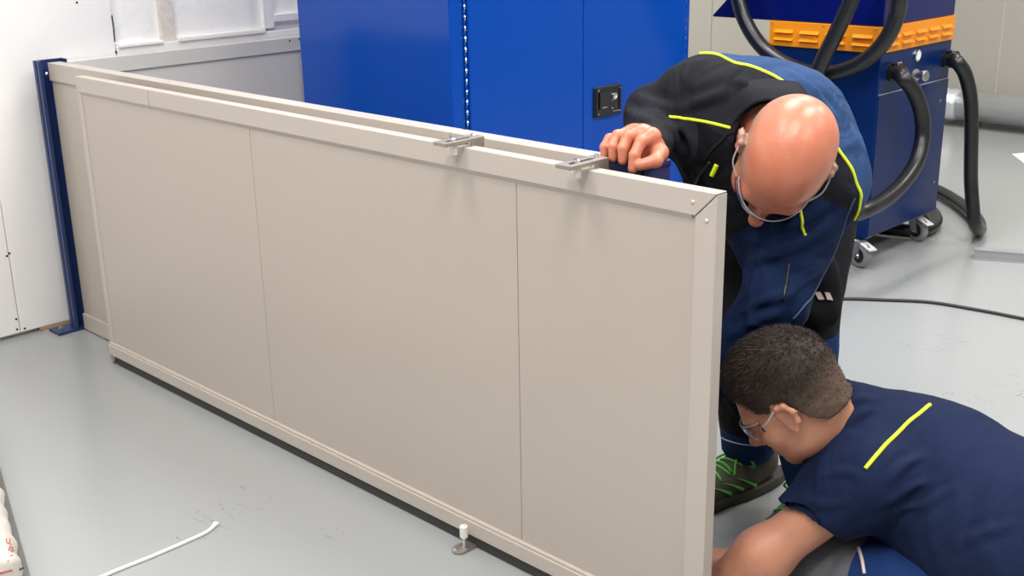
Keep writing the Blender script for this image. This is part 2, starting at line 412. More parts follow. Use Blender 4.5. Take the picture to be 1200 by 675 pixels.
def patch(name, f, quad, m, parent, nx=8, ny=8, lift=.0015):
    """flat patch of cloth laid on a surface, corners given as pixels"""
    q = [np.array(p, float) for p in quad]; bm = nb(); G = []
    for j in range(ny+1):
        row = []
        for i in range(nx+1):
            u, v = i/nx, j/ny; p = (q[0]*(1-u)+q[1]*u)*(1-v)+(q[3]*(1-u)+q[2]*u)*v; h_ = hit(f, *p)
            row.append(None if h_ is None else bm.verts.new(h_-IF*lift))
        G.append(row)
    for j in range(ny):
        for i in range(nx):
            vs = [G[j][i], G[j][i+1], G[j+1][i+1], G[j+1][i]]
            if all(v is not None for v in vs): bm.faces.new(vs)
    fs = bm.faces[:]
    r = bmesh.ops.extrude_face_region(bm, geom=fs); 
    for v in [g for g in r['geom'] if isinstance(g, bmesh.types.BMVert)]: v.co -= Vector(IF)*.001
    bmesh.ops.recalc_face_normals(bm, faces=bm.faces[:])
    return link(name, bm, m, parent, smooth=False)
# ================================================================== SETTING
XW = -3.484; YB = 6.65; ZC = 3.3
def struct(name, bm, m, parent=None, **k):
    o = link(name, bm, m, parent, **k)
    if not parent: o['kind'] = 'structure'
    return o
struct('floor', box(nb(), (-3.7, -3.0, -.1), (4.2, 6.85, 0)), 'floor')
struct('ceiling', box(nb(), (-3.7, -3.0, ZC), (4.2, 6.85, ZC+.1)), 'ceiling')
wl = struct('wall_left', box(nb(), (-3.7, -3.0, 0), (XW-.022, 6.85, ZC)), 'wall_rough')
def wboard(y0, y1, z0, z1, m='wall', t=0):
    link('wall_board', box(nb(), (XW-.03, y0, z0), (XW+t, y1, z1), .002), m, wl)
wboard(-3.0, 1.359, .012, 2.4); wboard(1.361, 1.786, .012, 2.4)
wboard(1.79, 2.62, .012, .846); wboard(1.955, 2.004, .846, 2.4, 'wall_pillar', -.006); wboard(2.345, 2.385, .855, 2.4, 'wall', -.002)
wboard(2.62, 3.2, .012, 2.4)
wboard(2.385, 2.62, .875, .9, 'wall', .0)
bm = nb(); box(bm, (XW-.03, 1.795, .842), (XW+.008, 1.952, .853), .003); box(bm, (XW-.03, 2.006, .842), (XW+.008, 2.343, .856), .003)
link('ledge', bm, 'wall', wl)
# cladding sheets further along the left wall
ys = [3.2, float(PL(833, 60, 0, XW)[1]), YB]
for a, b_ in zip(ys, ys[1:]):
    link('wall_cladding', box(nb(), (XW-.03, a+.003, .0), (XW, b_-.003, 2.9), .002), 'clad', wl)
for px, py in [(8, 300), (11, 297), (20, 386), (29, 385), (19, 374), (90, 3), (136, 61)]:
    p = PL(px, py, 0, XW); link('board_screw', lathe(nb(), p-np.array([.002, 0, 0]), (1, 0, 0), [(0, .0035), (.0028, .0035), (.003, .001)], 10), 'black_plastic', wl)
bm = nb(); p = PL(131, 18, 0, XW); q = PL(134.5, 49, 0, XW); tube(bm, [p, (p+q)/2+[0, .0015, 0], q], .0022, 6); link('wall_crack', bm, 'black_plastic', wl)
link('sole_plate', box(nb(), (XW-.02, 1.42, 0), (XW+.004, 1.60, .0115), .001), 'wood', wl)
struct('wall_back', box(nb(), (-3.7, YB, 0), (4.2, YB+.2, ZC)), 'backwall')
bm = nb()
for px in (1172,): 
    x = float(PL(px, 60, 1, YB)[0]); box(bm, (x-.004, YB-.004, 0), (x+.004, YB+.01, 2.9), .001)
struct('trim_1', bm, 'clad')

# ================================================================== SLIDING GATE
GX0, GX1, GY0, GY1, GZ0, GZ1 = -3.062, -.981, 1.440, 1.466, .028, .830
gate = empty('sliding_gate', (GX0, GY0, 0), 'long low beige sliding gate panel in front, under two steel guide brackets', 'gate')
J = -2.672
for a, b_ in ((GX0+.006, J-.0012), (J+.0012, GX1)):
    pts = [(a, GZ1-.041), (a, GZ1), (b_, GZ1), (b_-(.041 if b_ == GX1 else 0), GZ1-.041)]
    bm = prism(nb(), pts, 1, GY0, GY1, .0015)
    prism(bm, [(GY0+.0003, GZ1-.0395), (GY0+.0060, GZ1-.0495), (GY0+.0060, GZ1-.0395)], 0, a+.001, b_-(.048 if b_ == GX1 else 0))
    link('top_rail', bm, 'gate', gate)
pts = [(GX1, GZ0+.002), (GX1, GZ1-.0015), (GX1-.040, GZ1-.0425), (GX1-.040, GZ0+.002)]
link('end_stile', prism(nb(), pts, 1, GY0, GY1, .0015), 'gate', gate)
link('rear_stile', prism(nb(), [(GX0, .06), (GX0, GZ1-.012), (GX0+.022, GZ1-.042), (GX0+.022, .06)], 1, GY0+.0035, GY1, .0012), 'gate', gate)
bm = nb(); box(bm, (GX0, GY0-.004, GZ0), (GX1-.041, GY1, GZ0+.032), .002); box(bm, (GX0, GY0-.001, GZ0+.032), (GX1-.041, GY1, GZ0+.038), .0015)
link('bottom_rail', bm, 'gate', gate)
S1, S2 = float(PL(602, 211, 1, GY0)[0]), float(PL(291, 170, 1, GY0)[0])
for a, b_ in ((GX0+.02, S2), (S2, S1), (S1, GX1-.038)):
    link('gate_panel', box(nb(), (a+.0006, GY0+.006, GZ0+.02), (b_-.0006, GY1-.004, GZ1-.03), .0012), 'gate_panel', gate)
link('gap_shade_strip', box(nb(), (GX0+.03, GY0+.003, .002), (GX1-.03, GY0+.009, GZ0+.002)), 'shade_rubber', gate)  # dark strip standing in for the shade between bottom rail and floor
bm = nb(); prism(bm, [(GX0+.004, .001), (GX0-.002, .05), (GX0+.03, .05), (GX0+.03, .03), (GX0+.016, .001)], 1, GY0-.002, GY0+.022, .001)
link('end_foot', bm, 'steel', gate)
for px, py in ((812, 237), (828, 259)):
    p = PL(px, py, 1, GY0); link('rivet', lathe(nb(), p+[0, .001, 0], (0, -1, 0), [(0, .004), (.0015, .004), (.003, .0015)], 14), 'rivet', gate, smooth=True)

# ================================================================== FIXED PANEL BEHIND THE GATE
FX0, FX1, FY0, FY1, FZ = -3.390, -1.287, 1.520, 1.560, .832
fp = empty('fixed_guard_panel', (FX0, FY0, 0), 'long low beige fixed panel standing just behind the sliding gate, between the two blue posts', 'barrier panel', 'low machine guard panels')
JF = float(PL(520, 158, 2, FZ)[0]) if False else float(FL(521, 156, FZ)[0])
for a, b_ in ((FX0, JF-.0018), (JF+.0018, FX1)):
    link('top_rail', box(nb(), (a, FY0, FZ-.052), (b_, FY1, FZ), .0015), 'gate', fp)
bm = nb(); box(bm, (FX0, FY0, .004), (FX1, FY1, .055), .0015); link('bottom_rail', bm, 'gate', fp)
for a, b_ in ((FX0, -2.67), (-2.67, -1.95), (-1.95, FX1)):
    link('panel_sheet', box(nb(), (a+.001, FY0+.006, .05), (b_-.001, FY1-.006, FZ-.05), .001), 'gate_panel', fp)

# ================================================================== PANEL ALONG THE LEFT WALL
wp = empty('wall_side_guard_panel', (XW+.02, 1.58, 0), 'low grey guard panel running along the white wall to the blue cabinet', 'barrier panel', None)
WX0, WX1 = XW+.012, XW+.045
for a, b_ in ((1.585, 2.505), (2.507, 3.7)):
    link('top_rail', box(nb(), (WX0, a, .775), (WX1, b_, .822), .0015), 'grey_panel', wp)
    link('panel_sheet', box(nb(), (WX0, a+.001, .052), (WX1-.006, b_-.05, .776), .001), 'grey_panel', wp)
    link('end_stile', box(nb(), (WX0, b_-.048, .052), (WX1-.001, b_, .774), .001), 'grey_panel', wp)
    link('bottom_rail', box(nb(), (WX0, a, .002), (WX1, b_, .05), .0015), 'grey_panel', wp)
for px, py in ((339.5, 48), (350.5, 46)):
    p = PL(px, py, 0, WX1); link('screw', lathe(nb(), p-[.001, 0, 0], (1, 0, 0), [(0, .0035), (.002, .0035), (.003, .0015)], 10), 'black_plastic', wp)

# ================================================================== BLUE POSTS
def post(x0, x1, y0, y1, z, opens, label):
    r = empty('blue_post', ((x0+x1)/2, (y0+y1)/2, 0), label, 'post', 'blue posts of the low barrier')
    t = .006; s = opens; a, b_ = (x0, x1) if s > 0 else (x1, x0)
    # C channel: web on the closed side, flanges with a shallow groove along the front
    pts = [(a, y0), (a+s*.013, y0), (a+s*.015, y0+.005), (a+s*.021, y0+.005), (a+s*.023, y0), (b_, y0), (b_, y0+t+.004), (a+s*t, y0+t+.004), (a+s*t, y1-t), (b_, y1-t), (b_, y1), (a, y1)]
    link('channel', prism(nb(), pts, 2, .008, z), 'post', r)
    return r
r = post(-3.426, -3.390, 1.493, 1.580, .838, 1, 'blue steel channel post bolted to the floor beside the white wall')
link('base_plate', box(nb(), (-3.462, 1.438, 0), (-3.393, 1.60, .009), .002), 'post', r)
link('floor_bolt', lathe(nb(), (-3.428, 1.463, .009), (0, 0, 1), [(0, .009), (.003, .009), (.003, .006), (.008, .006), (.009, .003)], 6), 'zinc', r)
p = PL(54.5, 86, 1, 1.493); link('screw', lathe(nb(), p, (0, -1, 0), [(-.001, .004), (.002, .004), (.003, .001)], 10), 'chrome', r)
r = post(-1.274, -1.165, 1.516, 1.566, .836, -1, 'dark blue steel post under the bald man\'s hand at the open end of the barrier')
link('post_cap', box(nb(), (-1.274, 1.514, .826), (-1.163, 1.568, .838), .003), 'blue_block', r)
link('base_plate', box(nb(), (-1.285, 1.50, 0), (-1.155, 1.60, .009), .002), 'post', r)

# ================================================================== GUIDE BRACKETS
def bracket(x, label):
    r = empty('guide_bracket', (x, 1.52, .833), label, 'bracket', 'steel guide brackets on the barrier top')
    w, a, b_, z0, z1 = .017, 1.392, 1.486, .8375, .8445
    bm = nb()
    box(bm, (x-w, a, z0), (x-.0055, b_, z1), .001); box(bm, (x+.0055, a, z0), (x+w, b_, z1), .001)
    box(bm, (x-.0058, a, z0), (x+.0058, a+.014, z1), .001); box(bm, (x-.0058, b_-.018, z0), (x+.0058, b_, z1), .001)
    link('slotted_plate', bm, 'steel', r)
    bm = nb(); box(bm, (x-w, b_-.001, .795), (x+w, b_+.003, z1), .001); box(bm, (x-w, b_, .795), (x+w, 1.5205, .802), .001); box(bm, (x-w, b_-.03, z0-.012), (x-w+.004, b_, z0+.001), .0005); box(bm, (x+w-.004, b_-.03, z0-.012), (x+w, b_, z0+.001), .0005)
    link('mounting_tab', bm, 'steel', r)
    for y in (1.424, 1.4765):
        bm = nb(); lathe(bm, (x, y, .8175), (0, 0, 1), [(0, .0075), (.001, .0088), (.0185, .0088), (.0195, .0075)], 20); link('roller', bm, 'nylon', r, smooth=False)
        bm = nb(); lathe(bm, (x, y, .815), (0, 0, 1), [(0, .003), (.0295, .003), (.0295, .0065), (.0325, .0065), (.034, .004)], 16); link('bolt', bm, 'chrome', r)
bracket(-1.549, 'steel slotted guide bracket with white roller, further from the bald man')
bracket(-1.251, 'steel slotted guide bracket with white roller, right beside the bald man\'s hand')

# floor stop
r = empty('floor_guide', (-1.55, 1.42, 0), 'oval steel floor plate with upright white roller at the foot of the gate', 'floor guide')
def oval(cx, cy, w, l, n=14):
    return [(cx+w*math.cos(PI+PI*k/n), cy-l+w*math.sin(PI+PI*k/n)) for k in range(n+1)]+[(cx+w*math.cos(PI*k/n), cy+l+w*math.sin(PI*k/n)) for k in range(n+1)]
link('floor_plate', prism(nb(), oval(-1.553, 1.445, .0155, .035), 2, 0, .006, .001), 'steel', r)
link('roller', lathe(nb(), (-1.547, 1.418, .030), (0, 0, 1), [(0, .006), (.003, .0085), (.026, .0085), (.028, .0065)], 20), 'nylon', r, smooth=False)
link('bolt', lathe(nb(), (-1.547, 1.418, .006), (0, 0, 1), [(0, .006), (.004, .006), (.004, .0035), (.052, .0035), (.0535, .002)], 12), 'chrome', r)
link('plate_screw', lathe(nb(), (-1.556, 1.401, .006), (0, 0, 1), [(0, .005), (.0015, .005), (.003, .002)], 12), 'chrome', r)

# ================================================================== BLUE CABINET
CX, CY0 = -2.30, float(PL(529, 100, 0, -2.30)[1]); CY1 = float(PL(807, 60, 0, CX)[1]); CXB = float(PL(352, 60, 1, CY0)[0]); CH = 1.95
cab = empty('blue_cabinet', ((CX+CXB)/2, (CY0+CY1)/2, 0), 'tall bright blue metal cabinet with two doors and a black latch', 'cabinet')
bm = nb(); box(bm, (CXB, CY0, .06), (CX, CY1, CH), .003); box(bm, (CXB+.03, CY0+.03, 0), (CX-.04, CY1-.03, .06)); link('body', bm, 'cab', cab)
yh1, ym, yh2 = [float(PL(px, 100, 0, CX)[1]) for px in (547, 679.5, 798)]
for a, b_ in ((yh1, ym-.0012), (ym+.0012, yh2)):
    link('door', box(nb(), (CX+.001, a, .10), (CX+.014, b_, CH-.04), .002), 'cab', cab)
for y in (yh1-.006, yh2+.006):
    bm = nb(); z = .12; mi = 0
    while z < CH-.07:
        lathe(bm, (CX+.006, y, z), (0, 0, 1), [(0, .0032), (.0125, .0032)], 8); z += .0145; lathe(bm, (CX+.0055, y, z-.002), (0, 0, 1), [(0, .0022), (.002, .0022)], 8)
        lathe(bm, (CX+.0045, y, z), (0, 0, 1), [(0, .0028), (.0115, .0028)], 8, mi=1); z += .0135
    link('piano_hinge', bm, ['chrome', 'cab'], cab, smooth=True)
y0, y1 = float(PL(695, 118, 0, CX+.015)[1]), float(PL(727, 118, 0, CX+.015)[1]); za, zb = float(PL(695, 139, 0, CX+.015)[2]), float(PL(695, 103, 0, CX+.015)[2])
X = CX+.0145; lk = link('latch', box(nb(), (X-.003, y0, za), (X+.006, y1, zb), .004, seg=3), 'lock_black', cab)
w, h = y1-y0, zb-za
bm = nb(); bx = [(y0+w*.04, y1-w*.04, zb-h*.10, zb-h*.04), (y0+w*.04, y1-w*.04, za+h*.04, za+h*.10), (y0+w*.04, y0+w*.1, za+h*.04, zb-h*.04), (y1-w*.1, y1-w*.04, za+h*.04, zb-h*.04)]
for a, b_, c, d in bx: box(bm, (X+.005, a, c), (X+.010, b_, d), .0015)
link('latch_rim', bm, 'lock_black', lk)
link('paddle', prism(nb(), [(y0+w*.16, za+h*.25), (y0+w*.16, zb-h*.18), (y0+w*.56, zb-h*.18), (y0+w*.56, za+h*.25)], 0, X+.004, X+.012, .002), 'lock_black', lk)
link('lock_cylinder', lathe(nb(), (X+.004, y0+w*.73, zb-h*.38), (1, 0, 0), [(0, .011), (.006, .011), (.007, .009), (.007, .004), (.0055, .003)], 20), 'chrome', lk)
for yy, zz in ((.12, .88), (.9, .88), (.12, .12), (.9, .12), (.62, .5), (.62, .24)): link('screw', lathe(nb(), (X+.006, y0+w*yy, za+h*zz), (1, 0, 0), [(0, .0025), (.0045, .0025)], 8), 'chrome', lk)
bm = nb(); box(bm, (X+.011, y0+w*.22, za+h*.31), (X+.0135, y0+w*.40, za+h*.335)); link('paddle_marking', bm, 'chrome', lk); bm = nb(); box(bm, (X+.008, y0+w*.62, za+h*.13), (X+.0115, y0+w*.86, za+h*.15))
link('latch_marking', bm, 'chrome', lk)

# ================================================================== FUME EXTRACTION MACHINE
MX1, MY0 = -1.88, 3.68; MX0, MY1 = -2.310, 4.215; ZB, Z1, Z2, ZT = .112, .755, .841, 1.12
mc = empty('extraction_unit', ((MX0+MX1)/2, (MY0+MY1)/2, 0), 'navy blue extraction unit on casters with orange louvred band and black hoses', 'machine')
bm = nb(); box(bm, (MX0, MY0, ZB), (MX1, MY1, Z1+.002), .004); link('cabinet_body', bm, 'mach', mc)
link('band_core', box(nb(), (MX0+.003, MY0+.003, Z1), (MX1-.003, MY1-.003, Z2+.002)), 'mach', mc)
hx = float(PL(835, 18, 1, MY0)[0]); hx2 = float(PL(850, 0, 1, MY0)[0])
pts = [(hx, Z2), (hx, Z2+.006), (hx2+.004, Z2+.064), (hx2+.03, ZT), (MX1, ZT), (MX1, Z2)]
link('hood', prism(nb(), pts, 1, MY0, MY1, .004), 'mach_top', mc)
def louvres(name, face):
    bm = nb(); zc = [(Z1+.021, Z1+.033), (Z1+.047, Z1+.059)]
    if face == 'front':
        box(bm, (MX0, MY0-.006, Z1), (MX1+.005, MY0+.004, Z2), .0015)
        n = 4; L = (MX1-MX0)
        for i in range(n):
            a = MX0+L*(.055+i*.235); b_ = a+L*.17
            for z0, z1 in zc: prism(bm, [(MY0-.005, z1), (MY0-.017, z0+.001), (MY0-.016, z0), (MY0-.005, z0+.001)], 0, a, b_)
    else:
        box(bm, (MX1-.004, MY0-.005, Z1), (MX1+.006, MY1, Z2), .0015)
        n = 5; L = (MY1-MY0)
        for i in range(n):
            a = MY0+L*(.06+i*.185); b_ = a+L*.135
            for z0, z1 in zc: prism(bm, [(MX1+.005, z1), (MX1+.017, z0+.001), (MX1+.016, z0), (MX1+.005, z0+.001)], 1, a, b_)
    g_ = link(name, bm, 'orange', mc)
    for u in ((.02, .5, .97) if face != 'front' else (.03, .5, .95)):
        for z in (Z1+.008, Z2-.008):
            link('screw', lathe(nb(), (MX0+(MX1-MX0)*u, MY0-.006, z) if face == 'front' else (MX1+.006, MY0+(MY1-MY0)*u, z), (0, -1, 0) if face == 'front' else (1, 0, 0), [(0, .003), (.002, .003), (.003, .001)], 8), 'chrome', g_)
louvres('louvred_grille', 'front'); louvres('louvred_grille', 'side')
# lower door line on the right face, gauge, knob, screws
link('access_door', box(nb(), (MX1-.002, MY0+.004, ZB+.006), (MX1+.004, MY1-.004, .612), .001), 'mach', mc)
link('seam_strip', box(nb(), (MX1-.002, MY0+.004, .6135), (MX1+.0035, MY1-.004, .6165)), 'pipe_grey', mc)
p = PL(1074.5, 65, 0, MX1); ga = link('gauge', lathe(nb(), p, (1, 0, 0), [(-.002, .021), (.006, .021), (.008, .018), (.0065, .016)], 24), 'chrome', mc, smooth=False)
link('gauge_face', lathe(nb(), p+[.0066, 0, 0], (1, 0, 0), [(0, .0155), (.0005, .0155)], 20), 'paper', ga)
p = PL(1072, 88, 0, MX1); link('knob', lathe(nb(), p, (1, -.25, .05), [(-.002, .022), (.006, .022), (.01, .012), (.03, .012), (.032, .019), (.048, .019), (.05, .016)], 20), 'zinc', mc)
for px, py in ((1101, 118), (1094, 213), (1054, 76)):
    p = PL(px, py, 0, MX1+.004); link('screw', lathe(nb(), p, (1, 0, 0), [(0, .005), (.003, .005), (.004, .002)], 10), 'chrome', mc)
# hose ports
P1, P2 = PL(1044, 84, 0, MX1), PL(1108, 69, 0, MX1)
P0 = PL(1020, -8, 1, MY0)
for p in (P1, P2):
    pt = link('hose_port', lathe(nb(), p, (1, 0, 0), [(-.002, .031), (.008, .031), (.010, .027), (.022, .027), (.022, .031), (.042, .031), (.043, .026)], 20), 'black_plastic', mc)
    link('port_clip', box(nb(), (MX1+.008, p[1]-.016, p[2]+.028), (MX1+.03, p[1]+.016, p[2]+.035), .001), 'chrome', pt)
# hoses
HR = .0265
def hose(P, r=HR, n=12):
    C = catmull(P, n); L = len(C)
    return link('hose', tube(nb(), C, r, 16), 'hose', mc, smooth=True)
yp = MY0-.075
hose([D(858, -60, 3.95)]+[PL(a, b_, 1, yp) for a, b_ in ((863, -15), (872, 22), (893, 55), (925, 77), (965, 86), (1003, 77), (1034, 52), (1051, 18), (1055, -20))]+[D(1052, -60, 4.0)])
yq = MY0-.15
hose([PL(a, b_, 1, yq) for a, b_ in ((1008, -50), (1000, -8), (984, 30), (962, 75), (945, 120), (935, 170), (930, 220))])
Q = lambda px, py, x: PL(px, py, 0, x)
hose([P1+[.03, 0, .0], Q(1059, 92, MX1+.065), Q(1071, 107, MX1+.09), Q(1080, 133, MX1+.105), Q(1081, 162, MX1+.115), Q(1073, 192, MX1+.125), Q(1056, 217, MX1+.13), Q(1034, 236, MX1+.13), Q(1010, 248, MX1+.12), Q(985, 258, MX1+.08), FL(960, 305, .03), FL(930, 300, .03)])
hose([P2+[.03, 0, 0], Q(1122, 73, MX1+.065), Q(1131, 87, MX1+.085), Q(1137, 113, MX1+.10), Q(1138.5, 145, MX1+.11), Q(1138, 180, MX1+.115), Q(1138, 215, MX1+.12), FL(1142, 260, .09), FL(1148, 268, .035), FL(1144, 256, .03), FL(1124, 238, .03), FL(1100, 224, .03), FL(1080, 216, .03), FL(1070, 222, .03), FL(1085, 240, .03), FL(1097, 258, .03), FL(1080, 270, .03), FL(1040, 268, .03), FL(1000, 262, .03)], r=.0255)
# base frame and casters
bm = nb(); 
for y in (MY0+.06, MY1-.06): box(bm, (MX0+.02, y-.02, ZB-.012), (MX1-.02, y+.02, ZB+.002))
tube(bm, [(MX1-.1, MY0+.06, ZB-.025), (MX1-.1, MY1-.06, ZB-.025)], .012, 10); link('base_frame', bm, 'zinc', mc)
def caster(x, y, a):
    r_ = .042; ca, sa = math.cos(a), math.sin(a); f = np.array([ca, sa, 0]); s = np.array([-sa, ca, 0]); c = np.array([x, y, r_+.001])+f*.02
    cs = link('caster', lathe(nb(), c-s*.013, s, [(0, r_-.004), (.003, r_), (.023, r_), (.026, r_-.004)], 28), 'tyre', mc, smooth=False)
    link('wheel_hub', lathe(nb(), c-s*.0145, s, [(0, .02), (.002, .029), (.027, .029), (.029, .02)], 24), 'black_plastic', cs)
    link('axle', lathe(nb(), c-s*.024, s, [(0, .006), (.048, .006)], 12), 'chrome', cs)
    bm = nb()
    for t in (-.019, .017):
        A = [c+s*t+f*-.014+[0, 0, -.008], c+s*t+f*.012+[0, 0, -.008], c+s*t-f*.0+[0, 0, .052], c+s*t-f*.045+[0, 0, .052]]
        vs = [bm.verts.new(p) for p in A]; vt = [bm.verts.new(p+s*.003) for p in A]; _quad(bm, vs); _quad(bm, vt[::-1])
        for i in range(4): _quad(bm, [vs[i], vt[i], vt[(i+1) % 4], vs[(i+1) % 4]])
    bmesh.ops.recalc_face_normals(bm, faces=bm.faces[:])
    lathe(bm, c-f*.02+[0, 0, .050], (0, 0, 1), [(0, .024), (.006, .026), (.012, .02), (ZB-.012-.043-.05, .02)], 20)
    link('fork', bm, 'zinc', cs)
    bm = nb(); q0 = c+f*.028+[0, 0, .030]; A = []
    for u, v, t in ((-.02, -.017, .016), (.03, -.017, 0), (.03, .017, 0), (-.02, .017, .016)): A.append(q0+f*u+s*v+np.array([0, 0, t]))
    vs = [bm.verts.new(p) for p in A]; vt = [bm.verts.new(p+[0, 0, .004]) for p in A]; _quad(bm, vs); _quad(bm, vt[::-1])
    for i in range(4): _quad(bm, [vs[i], vt[i], vt[(i+1) % 4], vs[(i+1) % 4]])
    bmesh.ops.recalc_face_normals(bm, faces=bm.faces[:]); pd = link('brake_pedal', bm, 'white_label', cs)
    bm = nb()
    def ink(u0, u1, v0, v1):
        vv = []
        for u, v in ((u0, v0), (u1, v0), (u1, v1), (u0, v1)): vv.append(q0+f*u+s*v+np.array([0, 0, .016*(1-(u+.02)/.05)+.0045]))
        _quad(bm, [bm.verts.new(p) for p in vv])
    ink(-.004, .014, -.003, .001); ink(.010, .014, -.009, .001); ink(-.004, 0, -.003, .007)
    link('pedal_mark', bm, 'black_ink', pd)
caster(MX1-.045, MY0+.03, -.35); caster(MX1-.05, MY1-.06, -.3); caster(MX0+.05, MY0+.045, PI); caster(MX0+.05, MY1-.05, PI)

# ================================================================== DUCT, CORD, BAR, PAPER, STRIP
r = empty('metal_duct', (-2.4, YB-.13, 0), 'shiny galvanised round duct lying along the foot of the back wall', 'duct')
yc = YB-.125; A = PL(1109, 122, 1, yc); cz = .118
bm = nb(); prof = [(0, .080)]
t = 0
while t < 2.6:
    prof += [(t+.994, .080), (t+.996, .0825), (t+1.01, .0825), (t+1.012, .080)]; t += 1.0
lathe(bm, (A[0]+.02, yc, cz), (1, 0, 0), prof, 32); link('duct_pipe', bm, 'galv', r, smooth=True)
bm = nb(); lathe(bm, (A[0]-.05, yc, cz), (1, 0, 0), [(0, .07), (.0, .086), (.03, .092), (.035, .086), (.06, .094), (.065, .086), (.10, .092), (.11, .086), (.13, .084)], 32); link('duct_coupling', bm, 'galv', r, smooth=True)
for x in (A[0]+.15, A[0]+1.5): link('duct_foot', box(nb(), (x, yc-.05, 0), (x+.04, yc+.05, .045), .002), 'shade_rubber', r)
Pn = catmull([FL(a, b_, .006) for a, b_ in ((930, 352), (985, 350), (1040, 351.5), (1090, 354), (1140, 362), (1175, 368.5), (1230, 380), (1300, 398))], 10)
tag(link('power_cord', tube(nb(), Pn, .0052, 10), 'cable', smooth=True), 'thin black power cord trailing over the grey floor to the right', 'cord')
a, b_ = FL(1141, 304), FL(1225, 310.5); u = _n(b_-a); v = np.array([-u[1], u[0], 0]); L = 1.2
bm = nb()
def obox(bm, o, u, v, l, w0, w1, z0, z1):
    P = [o+v*w0, o+v*w1, o+u*l+v*w1, o+u*l+v*w0]; A = [bm.verts.new(p+[0, 0, z0]) for p in P]; B = [bm.verts.new(p+[0, 0, z1]) for p in P]
    _quad(bm, A); _quad(bm, B[::-1])
    for i in range(4): _quad(bm, [A[i], B[i], B[(i+1) % 4], A[(i+1) % 4]])
obox(bm, a, u, v, L, -.004, .045, 0, .003); obox(bm, a, u, v, L, .018, .021, .003, .032); obox(bm, a, u, v, L, .004, .045, .032, .035)
obox(bm, a, u, v, L, .006, .009, .003, .032)
bmesh.ops.recalc_face_normals(bm, faces=bm.faces[:])
tag(link('metal_bar', bm, 'alu'), 'grey metal profile bar lying on the floor right of the extraction unit', 'bar')
bm = nb(); P = [FL(*p) for p in ((1186, 181), (1240, 176), (1245, 196), (1203, 194))]
A = [bm.verts.new(p+[0, 0, .001]) for p in P]; B = [bm.verts.new(p+[0, 0, .003]) for p in P]; _quad(bm, A); _quad(bm, B[::-1])
for i in range(4): _quad(bm, [A[i], B[i], B[(i+1) % 4], A[(i+1) % 4]])
bmesh.ops.recalc_face_normals(bm, faces=bm.faces[:]); tag(link('paper_sheet', bm, 'paper'), 'white sheet of paper lying on the far floor by the right edge', 'paper')
P = catmull([FL(a, b_, .004) for a, b_ in ((40, 714), (120, 675.5), (180, 651), (225, 631.5), (241, 624), (248, 619), (254, 612.5))], 8)
bm = nb(); n = len(P)
rings = []
for i, p in enumerate(P):
    d = _n(P[min(i+1, n-1)]-P[max(i-1, 0)]); s = np.array([-d[1], d[0], 0]); w_ = .0036
    if i > n-6: w_ = .0036+.0012*(i-(n-6))*(.6 if i < n-1 else .1)
    rings.append([bm.verts.new(p+s*w_+[0, 0, dz]) for dz in (-.002,)]+[bm.verts.new(p+s*w_+[0, 0, .002]), bm.verts.new(p-s*w_+[0, 0, .002]), bm.verts.new(p-s*w_+[0, 0, -.002])])
for A_, B_ in zip(rings, rings[1:]):
    for k in range(4): _quad(bm, [A_[k], A_[(k+1) % 4], B_[(k+1) % 4], B_[k]])
_quad(bm, rings[0][::-1]); _quad(bm, rings[-1]); bmesh.ops.recalc_face_normals(bm, faces=bm.faces[:])
tag(link('plastic_strip', bm, 'white_plastic'), 'thin white plastic strip with bent tip lying on the floor in front of the gate', 'plastic strip')

# board and sack at the left edge
a, b_ = FL(-14, 500), FL(39, 690); u = _n(b_-a); v = np.array([u[1], -u[0], 0])
if v[0] > 0: v = -v
bm = nb(); obox(bm, a-u*.1, u, v, 1.1, 0, .6, 0, .014); bmesh.ops.recalc_face_normals(bm, faces=bm.faces[:])
tag(link('flat_board', bm, 'board_edge'), 'flat grey board under the white sack at the lower left', 'board')
sk = empty('white_sack', a+u*.5+v*.25, 'crumpled white plastic sack with red printed lettering at the lower left', 'sack')
o0 = a+v*.17+u*.36
zz = np.array([0, 0, 1.])
sc_ = a+v*.211+u*.47+np.array([0, 0, .064])
zz = np.array([0, 0, 1.]); sB = np.stack([u, v, zz], 1)
def slab(P, d):
    q = np.abs((P-sc_)@sB)-np.array([.42, .155, .012]); e = np.linalg.norm(np.maximum(q, 0), axis=1)+np.minimum(q.max(1), 0)-.040
    return np.minimum(d, e)
sp = [ell(sc_, (.30, .15, .062), sB), warp(slab)]
def fold(amp, fr, sd):
    rr_ = np.random.RandomState(sd); K = [(_n(rr_.randn(3))*fr*(1+rr_.rand()), rr_.rand()*6) for _ in range(5)]
    def w(P, d):
        s = 0
        for k, ph in K: s = s+np.abs(np.sin(P@k+ph+1.3*np.sin(P@k[::-1]*.6)))
        return d+amp*(s/5-.6)
    return warp(w)
sp += [fold(.014, 26, 3), cut((0, 0, .014), (0, 0, -1), .01)]
sackf = sdf(sp)
sp = [ell(sc_, (.49, .20, .07), sB, .001)][:0]+sp
_b0 = bounds
def bounds(prims, pad):
    if prims is sp: return sc_-np.array([.62, .62, .13]), sc_+np.array([.62, .62, .13])
    return _b0(prims, pad)
so = sdf_obj('sack_body', [(sp, .006)], 'sack', sk)
